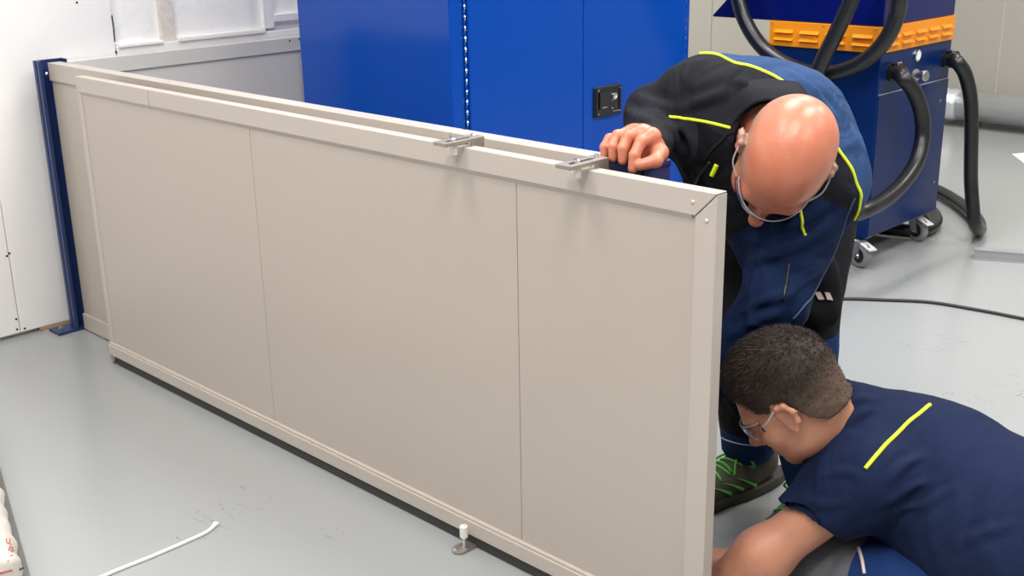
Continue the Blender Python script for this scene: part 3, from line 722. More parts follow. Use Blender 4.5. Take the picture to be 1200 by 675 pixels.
# sack print
def strokes(name, f, segs, r, m, parent):
    bm = nb()
    for sg in segs:
        P = [hit(f, *p) for p in sg]; P = [p for p in P if p is not None]
        if len(P) > 1: tube(bm, P, r, 6)
    if len(bm.verts): return link(name, bm, m, parent)
    bm.free()
strokes('red_print', sackf, [[(9, 658), (15, 650), (11, 652), (16, 645), (9, 648)], [(12, 640), (10, 645), (14, 647), (15, 641), (12.5, 642)], [(12.6, 638.5), (13.4, 638)], [(11.2, 631), (11.5, 637), (8, 636), (7.5, 631)]], .0011, 'sack_red', sk)
strokes('dark_print', sackf, [[(11, 604), (12.5, 608)], [(12.5, 610), (13.2, 611.5)]], .0022, 'sack_blue', sk)
strokes('dark_print', sackf, [[(23, 667.5), (27, 665.5)]], .0022, 'sack_blue', sk)
strokes('seam_cord', sackf, [[(-20, 676), (0, 671.5), (14, 668), (27, 663.5)]], .0022, 'sack_red', sk)

# ================================================================== PEOPLE
def basis(fwd, up):
    """columns: person's right, forward, up"""
    f = _n(fwd); u = np.asarray(up, float); u = _n(u-f*u.dot(f)); return np.stack([np.cross(f, u), f, u], 1)
def head_prims(C, B, neck, s=1.0, thin=1.0):
    L = lambda x, y, z: C+B@(np.array([x, y, z])*s)
    E = lambda c, r, k=.02: ell(L(*c), np.array(r)*s, B, k)
    C_ = lambda a, b_, r1, r2, k=.015: cone(L(*a), L(*b_), r1*s, r2*s, k)
    P = [E((0, -.012, .042), (.076, .099, .086)), E((0, -.045, .02), (.068, .062, .07), .03), E((0, .03, -.015), (.064*thin, .066, .095), .03), E((0, .035, -.072), (.054*thin, .052, .036), .03),
         E((0, .078, -.096), (.021, .018, .017), .025), C_((-.036, .078, .026), (.036, .078, .026), .013, .013, .02)]
    for sx in (-1, 1):
        P += [E((sx*.044, .055, -.022), (.023, .028, .024), .025)]
        P += [sub(ell(L(sx*.032, .101, .006), np.array((.019, .016, .013))*s, B), .012*s), E((sx*.031, .076, .006), (.0135, .0135, .0125), .003),
              C_((sx*.018, .0865, .0115), (sx*.045, .079, .010), .0035, .0030, .005), C_((sx*.019, .085, -.001), (sx*.043, .079, -.001), .003, .0025, .006)]
        P += [C_((sx*.008, .104, -.036), (sx*.014, .100, -.036), .0075, .0065, .008)]
        # ear: helix, lobe, inner bowl
        hx_ = [(sx*.074, .012, -.012), (sx*.079, .010, .012), (sx*.085, .000, .027), (sx*.088, -.014, .024), (sx*.087, -.020, .006), (sx*.082, -.012, -.016), (sx*.077, .003, -.030), (sx*.074, .010, -.022)]
        P += [C_(hx_[i], hx_[i+1], .0048, .0048 if i < 5 else .006, .006) for i in range(len(hx_)-1)]
        P += [E((sx*.077, -.005, .0), (.0055, .014, .024), .006), C_((sx*.080, .002, .012), (sx*.083, -.010, .004), .003, .003, .004)]
    P += [C_((0, .089, .016), (0, .116, -.024), .009, .012, .016), E((0, .121, -.027), (.0125, .011, .0105), .008),
          C_((-.019, .091, -.057), (.019, .091, -.057), .0062, .0062, .008), C_((-.016, .092, -.066), (.016, .092, -.066), .0068, .0068, .008), C_((0, .094, -.056), (0, .094, -.056), .0085, .0085, .006)]
    P += [sub(cone(L(-.020, .1, -.0618), L(.020, .1, -.0618), .0014*s), .003)]
    P += [cone(L(0, -.030, -.035), neck, .054*s, .064*s, .02), cone(L(0, .0, -.07), neck, .046*s, .06*s, .03)]
    return P
def hand_prims(W, f, n, side, curls, spread=.0, s=1.0, thumb=(.4, .5)):
    """W wrist point, f finger direction, n back-of-hand normal, side: +1 thumb on the (f x n) side"""
    f = _n(f); n = _n(n-f*np.dot(n, f)); t = np.cross(f, n)*side
    P = [cone(W, W+f*.03*s, .027*s, .029*s, .02)]
    for k, (o, ln, r) in enumerate(((.030, .092, .0095), (.010, .095, .0098), (-.010, .090, .0094), (-.029, .080, .0083))):
        base = W+f*.035*s+t*o*.75*s; mcp = W+f*ln*s+t*o*s
        P.append(cone(base, mcp, .017*s, .0125*s, .014)); 
        d = f.copy(); p = mcp; c1, c2, c3 = curls
        L = ((.046, .028, .022), (.050, .031, .023), (.046, .029, .023), (.036, .022, .020))[k]; ang = 0
        for j, (l, c) in enumerate(zip(L, (c1, c2, c3))):
            ang += c; d = f*math.cos(ang)-n*math.sin(ang)+t*o*spread; d = _n(d); q = p+d*l*s
            P.append(cone(p, q, (r-.0007*j)*s, (r-.0007*(j+1))*s, .004)); p = q
    a = W+f*.022*s+t*.024*s; b_ = a+_n(f*.6+t*.75-n*thumb[0])*.042*s; c = b_+_n(f*.85+t*.2-n*thumb[1])*.034*s; d_ = c+_n(f*.8-t*.25-n*thumb[1])*.026*s
    P += [cone(a, b_, .0165*s, .0125*s, .012), cone(b_, c, .0115*s, .0105*s, .005), cone(c, d_, .0105*s, .009*s, .004)]
    return P
def glasses(C, B, parent, s=1.0, off=.0):
    L = lambda x, y, z: C+B@(np.array([x, y+off, z])*s)
    g_ = None
    bm = nb(); rows = []
    NZ, NX = 6, 24; T = .0018
    def gp(u, v, o=0):
        a = u*math.radians(74); z = .002+v*(.021-.004*abs(u)); dip = .010*max(0, 1-abs(u)*9) if v < 0 else 0
        r = .082+o-.004*v*v; return L(math.sin(a)*r*.86, .030+math.cos(a)*r, z+dip)
    F_ = [[bm.verts.new(gp(-1+2*i/NX, -1+2*j/NZ)) for i in range(NX+1)] for j in range(NZ+1)]
    K_ = [[bm.verts.new(gp(-1+2*i/NX, -1+2*j/NZ, -T)) for i in range(NX+1)] for j in range(NZ+1)]
    for j in range(NZ):
        for i in range(NX):
            _quad(bm, [F_[j][i], F_[j][i+1], F_[j+1][i+1], F_[j+1][i]]); _quad(bm, [K_[j][i], K_[j+1][i], K_[j+1][i+1], K_[j][i+1]])
    for i in range(NX): _quad(bm, [F_[0][i], K_[0][i], K_[0][i+1], F_[0][i+1]]); _quad(bm, [F_[NZ][i], F_[NZ][i+1], K_[NZ][i+1], K_[NZ][i]])
    for j in range(NZ): _quad(bm, [F_[j][0], F_[j+1][0], K_[j+1][0], K_[j][0]]); _quad(bm, [F_[j][NX], K_[j][NX], K_[j+1][NX], F_[j+1][NX]])
    bmesh.ops.recalc_face_normals(bm, faces=bm.faces[:])
    gl = link('safety_glasses', bm, 'lens', parent, smooth=True)
    bm = nb(); tube(bm, [gp(-1+2*i/24, 1) for i in range(25)], .0011*s, 8)
    link('brow_bar', bm, 'glasses_frame', gl, smooth=True)
    for sx in (-1, 1):
        bm = nb(); P = catmull([gp(sx, .5), L(sx*.083, .030, .016), L(sx*.0845, .0, .026), L(sx*.086, -.018, .020), L(sx*.084, -.030, .0)], 8)
        tube(bm, P, .0015*s, 8); link('temple_arm', bm, 'glasses_frame', gl, smooth=True)
    return gl
def eyes(C, B, parent, s=1.0):
    for sx in (-1, 1):
        c = C+B@(np.array([sx*.031, .0785, .005])*s)
        e = link('eye', lathe(nb(), c-B[:, 1]*.0118*s, B[:, 1], [(.0118*s-.0118*s*math.cos(PI*i/12), .0118*s*math.sin(PI*i/12)) for i in range(13)], 20), 'eye', parent, smooth=True)
        link('iris', lathe(nb(), c+B[:, 1]*.0105*s, B[:, 1], [(0, .0055*s), (.001*s, .005*s), (.0014*s, .002*s)], 16), 'iris', e)
def shoe(ankle, toe, name_side, parent, lift=0):
    """ankle joint position, toe direction on the floor"""
    f = _n([toe[0], toe[1], 0]); u = np.array([0, 0, 1.]); B = np.stack([np.cross(f, u), f, u], 1); o = np.array([ankle[0], ankle[1], lift])
    L = lambda x, y, z: o+B@np.array([x, y, z])
    up = [cone(L(0, -.035, .06), L(0, .01, .055), .040, .042, .03), ell(L(0, .09, .038), (.044, .10, .040), B, .04), ell(L(0, .165, .032), (.043, .055, .030), B, .03), cone(L(0, -.02, .07), L(0, -.025, .115), .040, .040, .02),
          cut(L(0, 0, .022), -u, .004)]
    so_ = sdf_obj('shoe', [(up, .004)], 'shoe', parent); f_ = sdf(up)
    sl = [ell(L(0, .05, .012), (.050, .165, .05), B), ell(L(0, .15, .012), (.052, .07, .05), B, .02), cut(L(0, 0, .026), u, .003), cut(L(0, 0, .001), -u, .003)]
    sdf_obj('sole', [(sl, .004)], 'sole', so_)
    bm = nb()
    def onsurf(P):
        P = np.array(P)
        for _ in range(5):
            e = .002; g0 = f_(P); gr = np.stack([f_(P+np.eye(3)[i]*e)-g0 for i in range(3)], 1)/e; P = P-gr*((g0-.002)/np.maximum((gr*gr).sum(1), .3))[:, None]
        return list(P)
    for k in range(5):
        y = .035+k*.018; tube(bm, onsurf([L(x, y+(.009 if k % 2 else -.002)*x/.03, .09-k*.008) for x in np.linspace(-.028, .028, 9)]), .0028, 6)
    for sx in (-1, 1):
        tube(bm, catmull([L(0, .03, .088), L(sx*.03, .035, .102), L(sx*.052, .03, .085), L(sx*.03, .03, .078), L(0, .035, .088)], 6), .0026, 6)
        tube(bm, catmull([L(0, .03, .088), L(sx*.02, .055, .09), L(sx*.038, .075, .07)], 6), .0026, 6)
    link('laces', bm, 'shoe_green', so_, smooth=True)
    for sx in (-1, 1):
        for k in range(3):
            P = onsurf([L(sx*.05, .02+k*.035+.05*t, .032+.035*t) for t in np.linspace(0, 1, 8)]); link('side_stripe', tube(nb(), P, lambda t: .0035*(1.2-t), 6), 'shoe_green', so_, smooth=True)
    return so_
A3 = lambda *a: np.array(a, float)

def creases(prims, L, A=.004, w=.008):
    f = sdf(prims); S = []
    for pts in L:
        H = [hit(f, *p) for p in pts]; H = [h for h in H if h is not None]
        if len(H) > 1: S.append(catmull(H, 4))
    def wf(P, d):
        out = d.copy()
        near = np.abs(d) < .06
        if not near.any(): return out
        Q = P[near]; acc = np.zeros(len(Q))
        for C in S:
            C = np.array(C); mid = C.mean(0); rad = np.linalg.norm(C-mid, axis=1).max()+.04
            m = np.linalg.norm(Q-mid, axis=1) < rad
            if not m.any(): continue
            best = np.full(m.sum(), 9.); tt = np.zeros(m.sum()); n = len(C)-1
            for i in range(n):
                a, b_ = C[i], C[i+1]; ab = b_-a; t = np.clip(((Q[m]-a)@ab)/(ab.dot(ab)+1e-12), 0, 1); dd = np.linalg.norm(Q[m]-a-t[:, None]*ab, axis=1)
                k = dd < best; best[k] = dd[k]; tt[k] = (i+t[k])/n
            fade = np.sin(PI*np.clip(tt*.9+.05, 0, 1))**.6
            acc[m] += A*fade*(np.exp(-(best/w)**2)-.55*np.exp(-((best-1.9*w)/w)**2))
        out[near] = d[near]-acc
        return out
    return warp(wf)
# ------------------------------------------------------------------ BALD MAN
fB = -.33*IR+.94*ID+.12*IF; uB = -IF*.98-.06*ID+.06*IR
hB = basis(fB, uB); HB = D(920, 186, 2.0)-hB[:, 2]*.02
shR, shL = D(826, 122, 2.17), D(960, 210, 2.15)
elR, wrR = D(770, 138, 2.27), D(757, 177, 2.0)
elL, wrL = D(909, 350, 2.12), D(822, 458, 2.17)
hpR, hpL = D(893, 165, 2.60), D(955, 205, 2.58)
knR, knL = D(880, 385, 2.33), D(930, 395, 2.36)
anR, anL = A3(-1.275, 2.03, .10), A3(-1.09, 1.99, .10)
nkB = D(893, 135, 2.13)
chB, wsB = D(897, 165, 2.24), D(915, 160, 2.45); pvB = (hpR+hpL)/2
aX = _n(shL-shR); aS = _n(pvB-chB); aD = _n(np.cross(aS, aX)); aD = aD if aD[2] > 0 else -aD; aS = _n(np.cross(aX, aD)); tB = np.stack([aX, aS, aD], 1)
rootB = empty('person', A3(-1.17, 2.05, 0), 'bald person bending over the barrier in a dark fleece jacket with neon yellow piping', 'person')
# body: head, neck, torso core, arms and hands in one mesh
hdB = head_prims(HB, hB, nkB, .96, 1.05)
handB = []
# right hand gripping the blue post: knuckles up, fingers curled over the front face
tips = [(-1.256, 1.503, .843), (-1.237, 1.503, .841), (-1.216, 1.503, .839), (-1.192, 1.500, .829)]
pips = [(-1.260, 1.521, .868), (-1.241, 1.519, .876), (-1.219, 1.519, .877), (-1.193, 1.522, .871)]
mcps = [(-1.246, 1.546, .868), (-1.229, 1.547, .878), (-1.210, 1.548, .880), (-1.190, 1.548, .876)]
for i, (a, b_, c) in enumerate(zip(mcps, pips, tips)):
    a, b_, c = A3(*a), A3(*b_), A3(*c); r_ = (.0085, .0095, .0098, .0100)[i]; dm = (b_+c)/2+A3(0, -.006, .001)
    handB += [cone(a, b_, r_+.001, r_, .004), cone(b_, dm, r_, r_-.0005, .003), cone(dm, c, r_-.0005, r_-.0018, .003), cone(wrR+(a-wrR)*.25, a, .019, .0125, .016)]
handB += [cone(wrR, wrR+A3(0, -.02, .0), .029, .026, .02), cone(wrR+(A3(-1.175, 1.556, .852)-wrR)*.2, A3(-1.176, 1.552, .850), .020, .0145, .012), cone(A3(-1.176, 1.552, .850), A3(-1.163, 1.524, .842), .013, .0115, .006), cone(A3(-1.163, 1.524, .842), A3(-1.180, 1.504, .836), .0115, .0092, .004)]
handB += [cone(wrR, elR, .027, .040, .02)]
fL_ = _n(wrL-elL); handBL = hand_prims(wrL, A3(-1, .1, -.1), A3(0, -.3, 1), -1, (.4, .6, .4))+[cone(wrL, elL, .027, .042, .02)]
coreB = [ell(chB, (.16, .17, .10), tB, .04), cone(chB, pvB, .11, .12, .04), cone(shR, elR, .05, .042, .03), cone(shL, elL, .05, .042, .03), cone(shR, shL, .05, .05, .04), cone(chB, nkB, .08, .062, .04),
         cone(hpR, knR, .075, .052, .03), cone(hpL, knL, .075, .052, .03), cone(knR, anR, .05, .036, .02), cone(knL, anL, .05, .036, .02), cone(elR, elR+(wrR-elR)*.4, .04, .034, .02), cone(elL, elL+(wrL-elL)*.4, .04, .034, .02)]
def bzone(C):
    q = (C-HB)@hB; z = np.minimum(np.minimum(.05-q[:, 2], np.abs(q[:, 0])-.045-.25*(q[:, 1] < -.03)*0), np.minimum(.045-q[:, 1], q[:, 2]+.01))
    bk_ = np.minimum(np.minimum(.045-q[:, 2], -.05-q[:, 1]), q[:, 2]+.06); z = np.maximum(z, bk_)
    z = np.where(np.linalg.norm(C-HB, axis=1) > .2, -1, z); return np.stack([z, z*0, z*0], 1)
sdf_obj('body', [(hdB, .003), (handB, .0023), (handBL, .003), (coreB, .009)], 'skin_b', rootB, None, bzone)
eyes(HB, hB, rootB, .96)
glasses(HB, hB, rootB, .99, .003)
# jacket
def folds(lst): return [cone(D(*a), D(*b_), r, r*.5, .03) for a, b_, r in lst]
jk = [ell(chB, (.190, .19, .134), tB, .05), cone(chB+aS*.05, wsB, .145, .135, .06), cone(wsB, pvB, .135, .150, .06), cone(shR, shL, .085, .082, .05), ell(pvB, (.175, .13, .13), tB, .06),
      cone(shR, elR, .080, .062, .04), cone(elR, elR+(wrR-elR)*.92, .062, .036, .02), cone(elR+(wrR-elR)*.80, elR+(wrR-elR)*.98, .038, .038, .01),
      cone(shL, elL, .084, .060, .04), cone(elL, elL+(wrL-elL)*.95, .060, .044, .02),
      cone(D(838, 175, 2.14), D(850, 225, 2.18), .062, .06, .06), cone(D(905, 250, 2.14), D(905, 290, 2.2), .085, .07, .06),
      cone(chB, nkB, .105, .078, .04)]
fR_ = _n(wrR-elR); fLw = _n(wrL-elL)
jk += [fold(.010, 15, 5), fold(.005, 30, 8)]
jk += [creases(jk, [[(733, 128), (750, 138), (778, 146)], [(745, 112), (765, 120), (795, 128)], [(735, 150), (752, 158), (780, 165)], [(812, 72), (798, 100), (792, 132)],
    [(925, 84), (955, 106), (985, 145)], [(962, 100), (988, 130), (1004, 170)], [(1000, 150), (1012, 185), (1010, 225)], [(868, 95), (895, 108), (925, 118)], [(850, 108), (820, 118), (800, 125)],
    [(880, 305), (925, 292), (985, 262)], [(905, 288), (945, 280), (990, 248)], [(866, 372), (895, 352), (925, 345)], [(858, 395), (885, 375), (915, 368)], [(856, 420), (875, 405), (895, 400)], [(900, 265), (930, 262), (965, 245)], [(800, 150), (812, 175), (815, 205)], [(790, 150), (796, 175), (800, 200)]], .0065, .009)]
# open neck and collar
jk += [sub(cone(nkB+(HB-nkB)*.62, HB, .070, .10), .01)]
fj = sdf(jk)
y3 = [hit(fj, *p) for p in ((846, 66), (925, 101), (1001, 205))]

kc = y3[1]; kn = _n(np.cross(y3[0]-y3[1], y3[2]-y3[1]))
bk = hit(fj, 985, 122)
if (bk-kc).dot(kn) < 0: kn = -kn

def seg_d(C, a, b_):
    ab = b_-a; t = ((C-a)@ab)/ab.dot(ab); return np.linalg.norm(C-a-np.clip(t, 0, 1)[:, None]*ab, axis=1), t
def jzone(C):
    back = (C-kc)@kn; dors = (C-chB)@aD; front = np.minimum(-.035-dors, (.10-(C-chB)@aX)*.7)
    d1, t1 = seg_d(C, shL, elL); d2, t2 = seg_d(C, elL, wrL)
    slv = np.maximum(np.minimum(.115-d1, (t1-.24)*.3), .08-d2)
    d3, t3 = seg_d(C, shR, elR); d4, t4 = seg_d(C, elR, wrR); rs = np.maximum(np.minimum(.11-d3, (t3-.35)*.25), .085-d4)
    front = np.minimum(front, -rs); back = np.minimum(back, -rs)
    return np.stack([front, back, slv], 1)
jo = sdf_obj('jacket', [(jk, .006)], ['jacket'], rootB, None, jzone)
# piping along the yoke seam: where the seam plane meets the back of the jacket
pu = _n(aX-kn*aX.dot(kn)); pv = _n(np.cross(kn, pu)); pv = pv if pv.dot(aD) > 0 else -pv
o_ = chB-kn*((chB-kc).dot(kn)); run = []
for a in np.linspace(math.radians(13), math.radians(148), 60):
    d = pu*math.cos(a)+pv*math.sin(a); t = .42
    for _ in range(80):
        v = float(fj((o_+d*t)[None])[0])
        if v < .0004: break
        t -= max(v*.6, .0005)
    run.append(o_+d*t)

link('neon_piping', tube(nb(), catmull(run, 3), .0032, 8), 'neon', jo, smooth=True)
piping('neon_piping', fj, [(784, 136.5), (805, 139.5), (830, 143.5), (856, 150)], .0030, 'neon', jo)
piping('neon_piping', fj, [(938, 246), (940, 258), (944, 276)], .0028, 'neon', jo)
piping('sleeve_seam', fj, [(1002, 232), (995, 248), (982, 286), (969, 318), (957, 338), (943, 358), (929, 374)], .002, 'seam_navy', jo)
piping('collar_edge', fj, [(826, 188), (832, 178), (850, 160), (872, 140), (900, 122)], .0035, 'jk_deep', jo)
piping('zipper', fj, [(925, 308), (922, 330), (917, 352)], .0028, 'black_plastic', jo)
piping('zip_pull', fj, [(834, 206), (837, 200), (840, 193)], .0045, 'neon', jo)
piping('zip_teeth', fj, [(812, 222), (820, 206), (832, 190)], .003, 'black_plastic', jo)
# collar
cdir = _n(HB-nkB); d_, u_, w_ = frame_from(cdir); bm = nb(); cc = nkB+cdir*.052
rings = []
for t, r_ in ((-.03, .092), (.0, .086), (.022, .084), (.026, .081), (.022, .078), (0, .079), (-.03, .083)):
    rings.append([bm.verts.new(cc+cdir*(t+.006*math.sin(3*a))+(u_*math.cos(a)+w_*math.sin(a))*(r_+.003*math.sin(5*a+1))) for a in [2*PI*k/40 for k in range(40)]])
for A_, B_ in zip(rings, rings[1:]+rings[:1]):
    for k in range(40): _quad(bm, [A_[k], A_[(k+1) % 40], B_[(k+1) % 40], B_[k]])
bmesh.ops.recalc_face_normals(bm, faces=bm.faces[:])
link('collar', bm, 'jk_black', jo, smooth=True)
# trousers
tr = [cone(hpR, knR, .105, .082, .05), cone(knR, anR+A3(0, 0, .02), .080, .062, .03), cone(hpL, knL, .108, .084, .05), cone(knL, anL+A3(0, 0, .02), .082, .062, .03), ell(pvB-A3(0, 0, .03), (.16, .12, .13), tB, .05), fold(.007, 15, 2), fold(.004, 30, 3)]
ft = sdf(tr)
def tzone(C):
    z = C[:, 2]; dl = seg_d(C, hpL, knL)[0]; return np.stack([np.maximum(.17-z, np.minimum(np.minimum(z-.30, .43-z), .115-dl)), z*0, z*0], 1)
def tmat_(C):
    z = C[:, 2]; mi = np.where(z > .36, 1, 0); mi[(z < .40) & (z > .22)] = 0; mi[z < .16] = 1
    mi[(z > .36) & (z < .44)] = 1; mi[z > .46] = 0
    return mi
to = sdf_obj('trousers', [(tr, .006)], ['trousers_b'], rootB, None, tzone)
piping('reflective_piping', ft, [(846, 513), (858, 518), (872, 521), (886, 522)], .002, 'pipe_grey', to)
piping('reflective_piping', ft, [(880, 552), (895, 558), (912, 563), (930, 566)], .002, 'pipe_grey', to)
# holster pocket on the outer thigh
c = D(958, 338, 2.30); pk = [ell(c, (.045, .055, .090), np.stack([IR, IF, -ID], 1)), cone(D(945, 366, 2.26), D(970, 366, 2.28), .022, .018, .03), fold(.004, 30, 9)]
po = sdf_obj('holster_pocket', [(pk, .005)], 'tr_black', to); fpk = sdf(pk)
for q in ([(954, 342), (961, 342), (966, 351), (959, 351)], [(966, 342), (972, 343), (976, 352), (969, 351)]): patch('reflective_patch', fpk, q, 'reflect', po, 5, 5)
shoe(anR, (-.25, -1, 0), 'r', rootB); shoe(anL, (.1, -1, 0), 'l', rootB)

# ------------------------------------------------------------------ KNEELING MAN
fY = -.63*IR+.59*ID+.50*IF; uY = -.66*IR-.72*ID-.08*IF
hY = basis(fY, uY); HY = D(928, 466, 2.03); SY = .90
nkY = D(1006, 512, 2.10)
sL, sR = D(1006, 567, 2.0), D(1048, 520, 2.22)
eL, wL = D(896, 650, 2.05), A3(-1.015, 1.548, .075)
eR, wR = D(962, 652, 2.20), D(825, 668, 2.18)
chY, wsY, pvY = D(1092, 562, 2.08), D(1182, 630, 1.97), D(1268, 690, 1.86)
hL, hR = pvY+A3(.05, -.09, -.02), pvY+A3(.03, .10, -.02)
kL, kR = D(970, 690, 2.13), D(1010, 668, 2.30)
kL[2] = .105; kR[2] = .085
aL, aR = A3(pvY[0]+.08, pvY[1]-.10, .06), A3(pvY[0]+.06, pvY[1]+.12, .06)
rootY = empty('person', (pvY[0]-.2, pvY[1], 0), 'kneeling person with short dark hair in a navy t-shirt reaching behind the gate foot', 'person')
hdY = head_prims(HY, hY, nkY, SY, .97)
handL = hand_prims(wL, A3(-1, .02, -.05), A3(0, 1, .25), -1, (.7, 1.1, .7), s=1.0)+[cone(eL, wL, .043, .029, .03), cone(eL+(wL-eL)*.15, eL+(wL-eL)*.45, .044, .040, .03), cone(sL, eL, .046, .041, .03)]
wR = A3(-1.10, 1.62, .055); handR = hand_prims(wR, A3(-1, .1, 0), A3(0, -1, .3), 1, (.4, .6, .4))+[cone(eR, wR, .046, .029, .03), cone(sR, eR, .056, .046, .03)]
aXy = _n(sL-sR); aSy = _n(pvY-nkY); aDy = _n(np.cross(aSy, aXy)); aDy = aDy if aDy[2] > 0 else -aDy; aXy = _n(np.cross(aDy, aSy)); tY = np.stack([aXy, aSy, aDy], 1)
coreY = [ell(chY, (.15, .17, .10), tY, .04), cone(chY, pvY-aSy*.06, .10, .085, .04), cone(sL, sR, .05, .05, .04), cone(chY, nkY, .08, .06, .04), cone(hL-A3(0, 0, .03), kL, .062, .05, .03), cone(hR-A3(0, 0, .07), kR, .055, .048, .03), cone(kL, aL, .045, .035, .02), cone(kR, aR, .045, .035, .02)]
sdf_obj('body', [(hdY, .003), (handL, .0035), (handR, .0035), (coreY, .009)], 'skin_y', rootY)
eyes(HY, hY, rootY, SY)
glasses(HY, hY, rootY, SY*1.02, .004)
# hair
Lh = lambda x, y, z: HY+hY@(np.array([x, y, z])*SY)
def hairline(P, d):
    q = (P-HY)@hY/SY; x, y, z = q[:, 0], q[:, 1], q[:, 2]
    h_ = np.interp(y, [-.11, -.085, -.05, -.028, -.018, .012, .022, .04, .060, .078, .12], [-.070, -.066, -.058, -.030, .030, .036, .008, .022, .072, .098, .110])
    g_ = (h_-z)*.8; k = .006; h2 = np.maximum(k-np.abs(d-g_), 0)/k; return np.maximum(d, g_)+h2*h2*k*.25
E_ = lambda c, r, k=.02: ell(Lh(*c), np.array(r)*SY, hY, k)
hp = [E_((0, -.012, .046), (.0805, .104, .096)), E_((0, -.045, .020), (.070, .063, .068), .03), E_((0, .018, .088), (.058, .052, .040), .03), cone(Lh(0, -.030, -.035), Lh(0, -.030, -.035)+(nkY-Lh(0, -.030, -.035))*.5, .060, .064, .02), fold(.004, 60, 11), warp(hairline)]
fh = sdf(hp)
def hmat(C):
    q = (C-HY)@hY/SY; z = .02-q[:, 2]+.25*np.minimum(0, -q[:, 1])*0; z = z*.6; return np.stack([z, z*0, z*0], 1)
ho = sdf_obj('hair', [(hp, .003)], ['hair_cap'], rootY, None, hmat)
# short strands
co = np.array([v.co[:] for v in ho.data.vertices])+np.array(parent_origin(ho)); 
N_ = np.array([v.normal[:] for v in ho.data.vertices]); q = (co-HY)@hY/SY
idx = rng.choice(len(co), 20000); bm = nb()
flow = -hY[:, 1]*.0
for i in idx:
    qz = q[i]; n_ = N_[i]
    if qz[2] < -.05: ln = .003
    else: ln = .003+.009*np.clip((qz[2]-.0)/.09, 0, 1)
    fl = hY[:, 1]*(.9 if qz[2] > .05 else -.3)-hY[:, 2]*(.2 if qz[2] > .05 else 1.0)+rng.randn(3)*.5
    dd = _n(n_*.75+_n(fl-n_*n_.dot(fl))*.8); s_ = _n(np.cross(dd, rng.randn(3)))*.00038
    p = co[i]+rng.randn(3)*.0012-n_*.001; m_ = p+dd*ln*.55; e_ = m_+_n(dd+_n(fl)*.35)*ln*.5
    a = bm.verts.new(p-s_); b_ = bm.verts.new(p+s_); c = bm.verts.new(m_+s_*.8); d = bm.verts.new(m_-s_*.8); e = bm.verts.new(e_)
    bm.faces.new((a, b_, c, d)); bm.faces.new((d, c, e))
o = link('hair_strands', bm, 'hair', ho)
# eyebrows
for sx in (-1, 1): link('eyebrow', tube(nb(), catmull([Lh(sx*.016, .0935, .024), Lh(sx*.030, .093, .030), Lh(sx*.048, .080, .024)], 6), lambda t: .0035*(1.1-t*.6), 6), 'hair', rootY, smooth=True)
# t-shirt
rcY = nkY+_n(HY-nkY)*.056; cd2 = _n(_n(HY-nkY)+.55*IF)
uL = _n(eL-sL); uR = _n(eR-sR); cutL = sL+(eL-sL)*.50; cutR = sR+(eR-sR)*.50
def clipcone(a, b_, r1, r2, k, o, n):
    q0 = cone(a, b_, r1, r2)
    def w(P, d):
        e = prim(P, q0); g_ = (P-o)@n; e = -smin(-e, -g_, .004); return smin(d, e, k)
    return warp(w)
ts = [ell(chY, (.135, .20, .130), tY, .05), cone(chY+aSy*.06, wsY, .134, .150, .06), cone(D(1085, 592, 2.05), D(1175, 640, 1.97), .098, .14, .05), cone(wsY, pvY, .150, .160, .06), cone(sL, sR, .070, .076, .05), cone(sL, D(978, 556, 2.03), .06, .048, .03), cone(chY, nkY, .12, .088, .05), cone(nkY, nkY+(HY-nkY)*.42, .088, .078, .02)]
hemn = _n(-.52*IR+.85*ID); hemo = D(951, 610, 1.96)
tsl = [clipcone(sL-uL*.02, eL, .070, .054, .04, hemo, hemn), clipcone(sR-uR*.02, eR, .080, .074, .05, cutR, uR)]
tail = [fold(.008, 14, 21), fold(.004, 30, 22), sub(cone(rcY+cd2*.012, rcY+cd2*.25, .069, .16), .008), warp(lambda P, d: -smin(-d, np.maximum(prim(P, cone(sL, eL, .058, .048)), (hemo-hemn*.014-P)@hemn), .002)), sub(cone(cutR-uR*.012, eR, .062, .060), .003), cut(pvY+aSy*.05, aSy, .01)]
tsp = ts+tsl+tail
tsp = tsp[:-1]+[creases(tsp, [[(1042, 560), (1060, 545), (1082, 532)], [(1052, 600), (1085, 590), (1118, 572)], [(1035, 592), (1060, 578), (1088, 562)], [(990, 500), (1003, 486), (1022, 478)], [(985, 478), (1005, 468), (1024, 466)], [(972, 525), (990, 512), (1005, 508)], [(960, 560), (985, 552), (1008, 558)], [(940, 585), (965, 592), (990, 588)], [(1120, 640), (1150, 625), (1185, 615)]], .0035, .008)]+tsp[-1:]; fts = sdf(tsp)
tso = sdf_obj('t_shirt', [(tsp, .0045)], 'tee', rootY)
piping('neon_piping', fts, [(1096, 463), (1090, 474), (1078, 484), (1062, 497), (1045, 514), (1030, 530), (1014, 549)], .0036, 'neon', tso)
d_, u_, w_ = frame_from(cd2); bm = nb(); P = [rcY+cd2*.010+(u_*math.cos(a)+w_*math.sin(a))*.076 for a in [2*PI*k/36 for k in range(37)]]
tube(bm, P, .007, 8); link('neck_rib', bm, 'tee', tso, smooth=True)
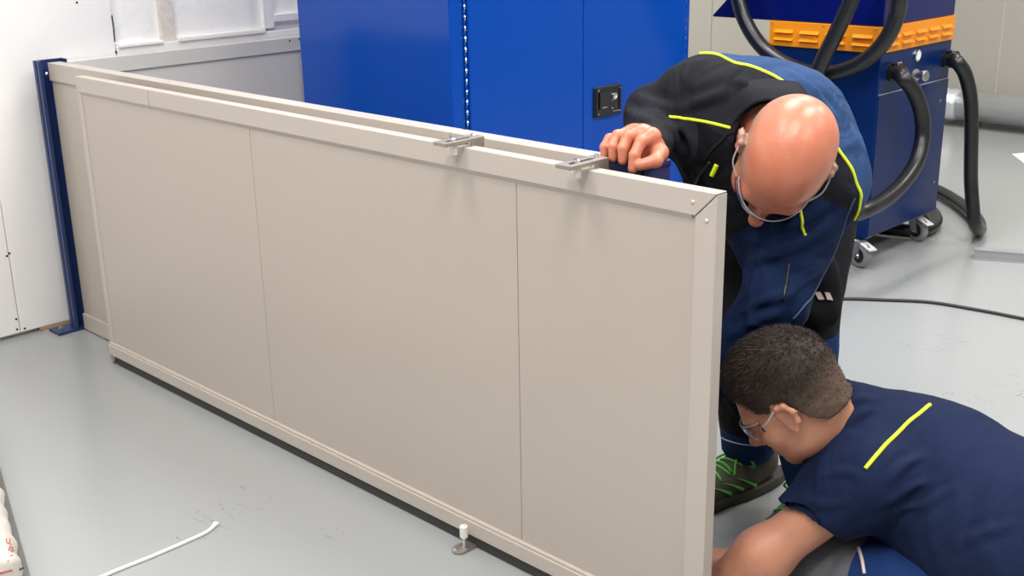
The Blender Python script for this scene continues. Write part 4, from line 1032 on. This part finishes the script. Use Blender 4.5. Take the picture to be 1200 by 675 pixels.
# trousers
ty = [cone(hL-A3(0, 0, .04), kL, .082, .078, .05), cone(hR-A3(0, 0, .07), kR, .078, .072, .05), cone(kL, aL, .075, .062, .03), cone(kR, aR, .075, .062, .03), ell(pvY, (.16, .13, .13), tY, .05), fold(.005, 18, 31), cut(A3(0, 0, .002), A3(0, 0, -1), .01)]
fty = sdf(ty)
kd = _n(hL-kL)
def yzone(C):
    z = .085-(C-kL)@kd; return np.stack([z, z*0, z*0], 1)
tyo = sdf_obj('trousers', [(ty, .006)], ['trousers_y'], rootY, None, yzone)
piping('knee_piping', fty, [(1006, 641), (1010, 655), (1013, 672)], .003, 'reflect', tyo)
for a_, s_ in ((aL, 1), (aR, -1)):
    f = A3(1, .1*s_, 0); f = _n(f); up = A3(0, 0, 1); B = np.stack([np.cross(f, up), f, up], 1)
    sh = [ell(a_+f*.10+A3(0, 0, -.012), (.043, .12, .042), B), cone(a_, a_+f*.05, .045, .045, .03), cut(A3(0, 0, .004), A3(0, 0, -1), .005)]
    q_ = sdf_obj('shoe', [(sh, .006)], 'shoe', rootY)

# ================================================================== LIGHTS
def lamp(x, y, w, l, power, col=(1, .985, .96), rot=0):
    r = empty('ceiling_light', (x, y, ZC-.06), None, 'ceiling light', 'ceiling light panels')
    bm = nb(); t = .02
    a, b_ = (w/2, l/2)
    box(bm, (x-a-t, y-b_-t, ZC-.06), (x-a, y+b_+t, ZC)); box(bm, (x+a, y-b_-t, ZC-.06), (x+a+t, y+b_+t, ZC)); box(bm, (x-a, y-b_-t, ZC-.06), (x+a, y-b_, ZC)); box(bm, (x-a, y+b_, ZC-.06), (x+a, y+b_+t, ZC))
    link('frame', bm, 'ceiling', r)
    link('diffuser', box(nb(), (x-a, y-b_, ZC-.03), (x+a, y+b_, ZC-.02)), 'diffuser', r)
    L = bpy.data.lights.new('tube_light', 'AREA'); L.shape = 'RECTANGLE'; L.size = w; L.size_y = l; L.energy = power; L.color = col
    o = bpy.data.objects.new('tube_light', L); COL.objects.link(o); o.parent = r; o.location = (0, 0, .02)
    r['label'] = 'white rectangular ceiling light panel in the workshop ceiling'
dm = bpy.data.materials.new('lamp_diffuser'); dm.use_nodes = True; b = dm.node_tree.nodes['Principled BSDF']; b.inputs['Emission Color'].default_value = (1, .98, .95, 1); b.inputs['Emission Strength'].default_value = 3; M['diffuser'] = dm
for x, y, p in LAMPS: lamp(x, y, .5, 1.4, p)
for o_ in [o for o in COL.objects if o.type == 'EMPTY' and o.name.startswith('person')]: o_['category'] = 'person'
w = bpy.data.worlds.new('world'); sc.world = w; w.use_nodes = True; bg = w.node_tree.nodes['Background']; bg.inputs['Color'].default_value = (1, .985, .955, 1); bg.inputs['Strength'].default_value = WORLD
